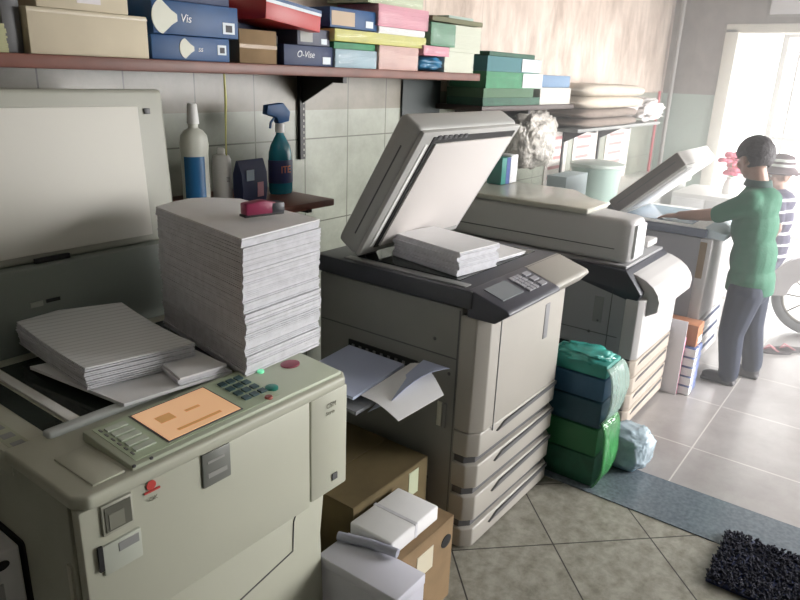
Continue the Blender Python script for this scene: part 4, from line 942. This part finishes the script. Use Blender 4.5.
MB().prism([(-.34, .70), (-.36, .79), (-.80, .82), (-1.05, .86), (-1.05, .79)], 5.43, 5.69, bev=.02, seg=3).build('seat', blk, SC)
MB().tube([(5.26, .12, 1.05), (5.42, .17, 1.03), (5.56, .20, .98), (5.70, .17, 1.03), (5.86, .12, 1.05)], .014, 10).build('handlebar', dkgrey, SC)
MB().ell((5.56, .27, .95), (.07, .06, .06)).build('headlamp', mat('lamp_glass', (.8, .8, .8), .1), SC)
for sx in (-1, 1):
    MB().tube([(5.56+sx*.24, .14, 1.05), (5.56+sx*.28, .16, 1.18)], .005, 6).build('mirror_stem', steel, SC); MB().ell((5.56+sx*.29, .165, 1.20), (.05, .012, .03)).build('mirror', blk, SC)
MB().tube([(5.44, -.30, .24), (5.36, -.26, .02)], .009, 8).build('side_stand', steel, SC)

SC.location.x += .14
# flip-flops on the floor
for k, (x, y, r0) in enumerate(((5.13, .53, .5), (5.24, .45, .7))):
    t = thing('flip_flop', ['dark flip flop on the floor nearer to the boy', 'dark flip flop on the floor nearer to the scooter'][k], 'sandal', (x, y, 0), r0)
    b = MB(); b.rings([[(.045*math.cos(a)*(1+.15*math.sin(a)), .12*math.sin(a), z) for a in [2*math.pi*j/20 for j in range(20)]] for z in (.001, .018)]); b.build('sole', mat('sole_dark', (.06, .05, .055), .7), t, False)
    MB().tube([(-.035, -.02, .018), (-.02, .03, .045), (0, .07, .02), (.02, .03, .045), (.035, -.02, .018)], .006, 8).build('strap', mat('strap_pink', (.4, .16, .18), .6), t, False)

# white cabinet by the door with a bunch of pink flowers
cb = thing('display_cabinet', 'white cabinet by the doorway under the pink flowers', 'cabinet', (6.85, 1.5, 0))
bx('cabinet_body', whitepl, cb, 6.5, 7.2, 1.15, 1.75, 0, .82, .01)
for y in (1.16, 1.46): bx('cabinet_door', mat('cab_door', (.85, .85, .85), .4), cb, 6.488, 6.502, y, y+.28, .05, .78, .004)
fl = thing('flower_vase', 'bunch of pink flowers in a white vase on the white cabinet', 'flowers', (6.8, 1.34, .82))
MB().lathe([(.05, 0), (.06, .02), (.045, .10), (.03, .13), (.04, .15)], n=20).build('vase', whitepl, fl, False)
rr = random.Random(2); pk = mat('petal_pink', (.75, .16, .25), .6)
for k in range(14):
    a = rr.uniform(0, 6.28); q = rr.uniform(.01, .10); z = rr.uniform(.18, .40)
    MB().tube([(0, 0, .12), (q*.5*math.cos(a), q*.5*math.sin(a), z*.7), (q*math.cos(a), q*math.sin(a), z)], .003, 5).build('stem', mat('stem_green', (.1, .3, .1), .6), fl, False)
    b = MB(); c0 = Vector((q*math.cos(a), q*math.sin(a), z))
    for j in range(6):
        b_ = 2*math.pi*j/6; b.ell(c0+Vector((.034*math.cos(b_), .034*math.sin(b_), .006*(j % 2))), (.030, .030, .020), u=8, v=6)
    b.ell(c0+Vector((0, 0, .012)), .012, u=8, v=6); b.build('blossom', pk, fl, False, smooth=True)

# ------------------------------------------------------------------ haze volume added as a glare veil over the bright end of the shop
hz = MB().box(3.3, XF+1.2, -3.0, YW-.002, .006, ZC-.01).build('glare_haze', None, None); hz.data.materials.clear()
hm = bpy.data.materials.new('haze'); hm.use_nodes = True; nt = hm.node_tree; nt.nodes.clear()
o_ = nt.nodes.new('ShaderNodeOutputMaterial'); v_ = nt.nodes.new('ShaderNodeVolumePrincipled'); v_.inputs['Color'].default_value = (.97, .97, .96, 1); v_.inputs['Density'].default_value = .12
nt.links.new(v_.outputs[0], o_.inputs['Volume']); hz.data.materials.append(hm); tag(hz, 'thin bright haze added as a glare veil at the doorway end of the shop', 'haze', kind='stuff')
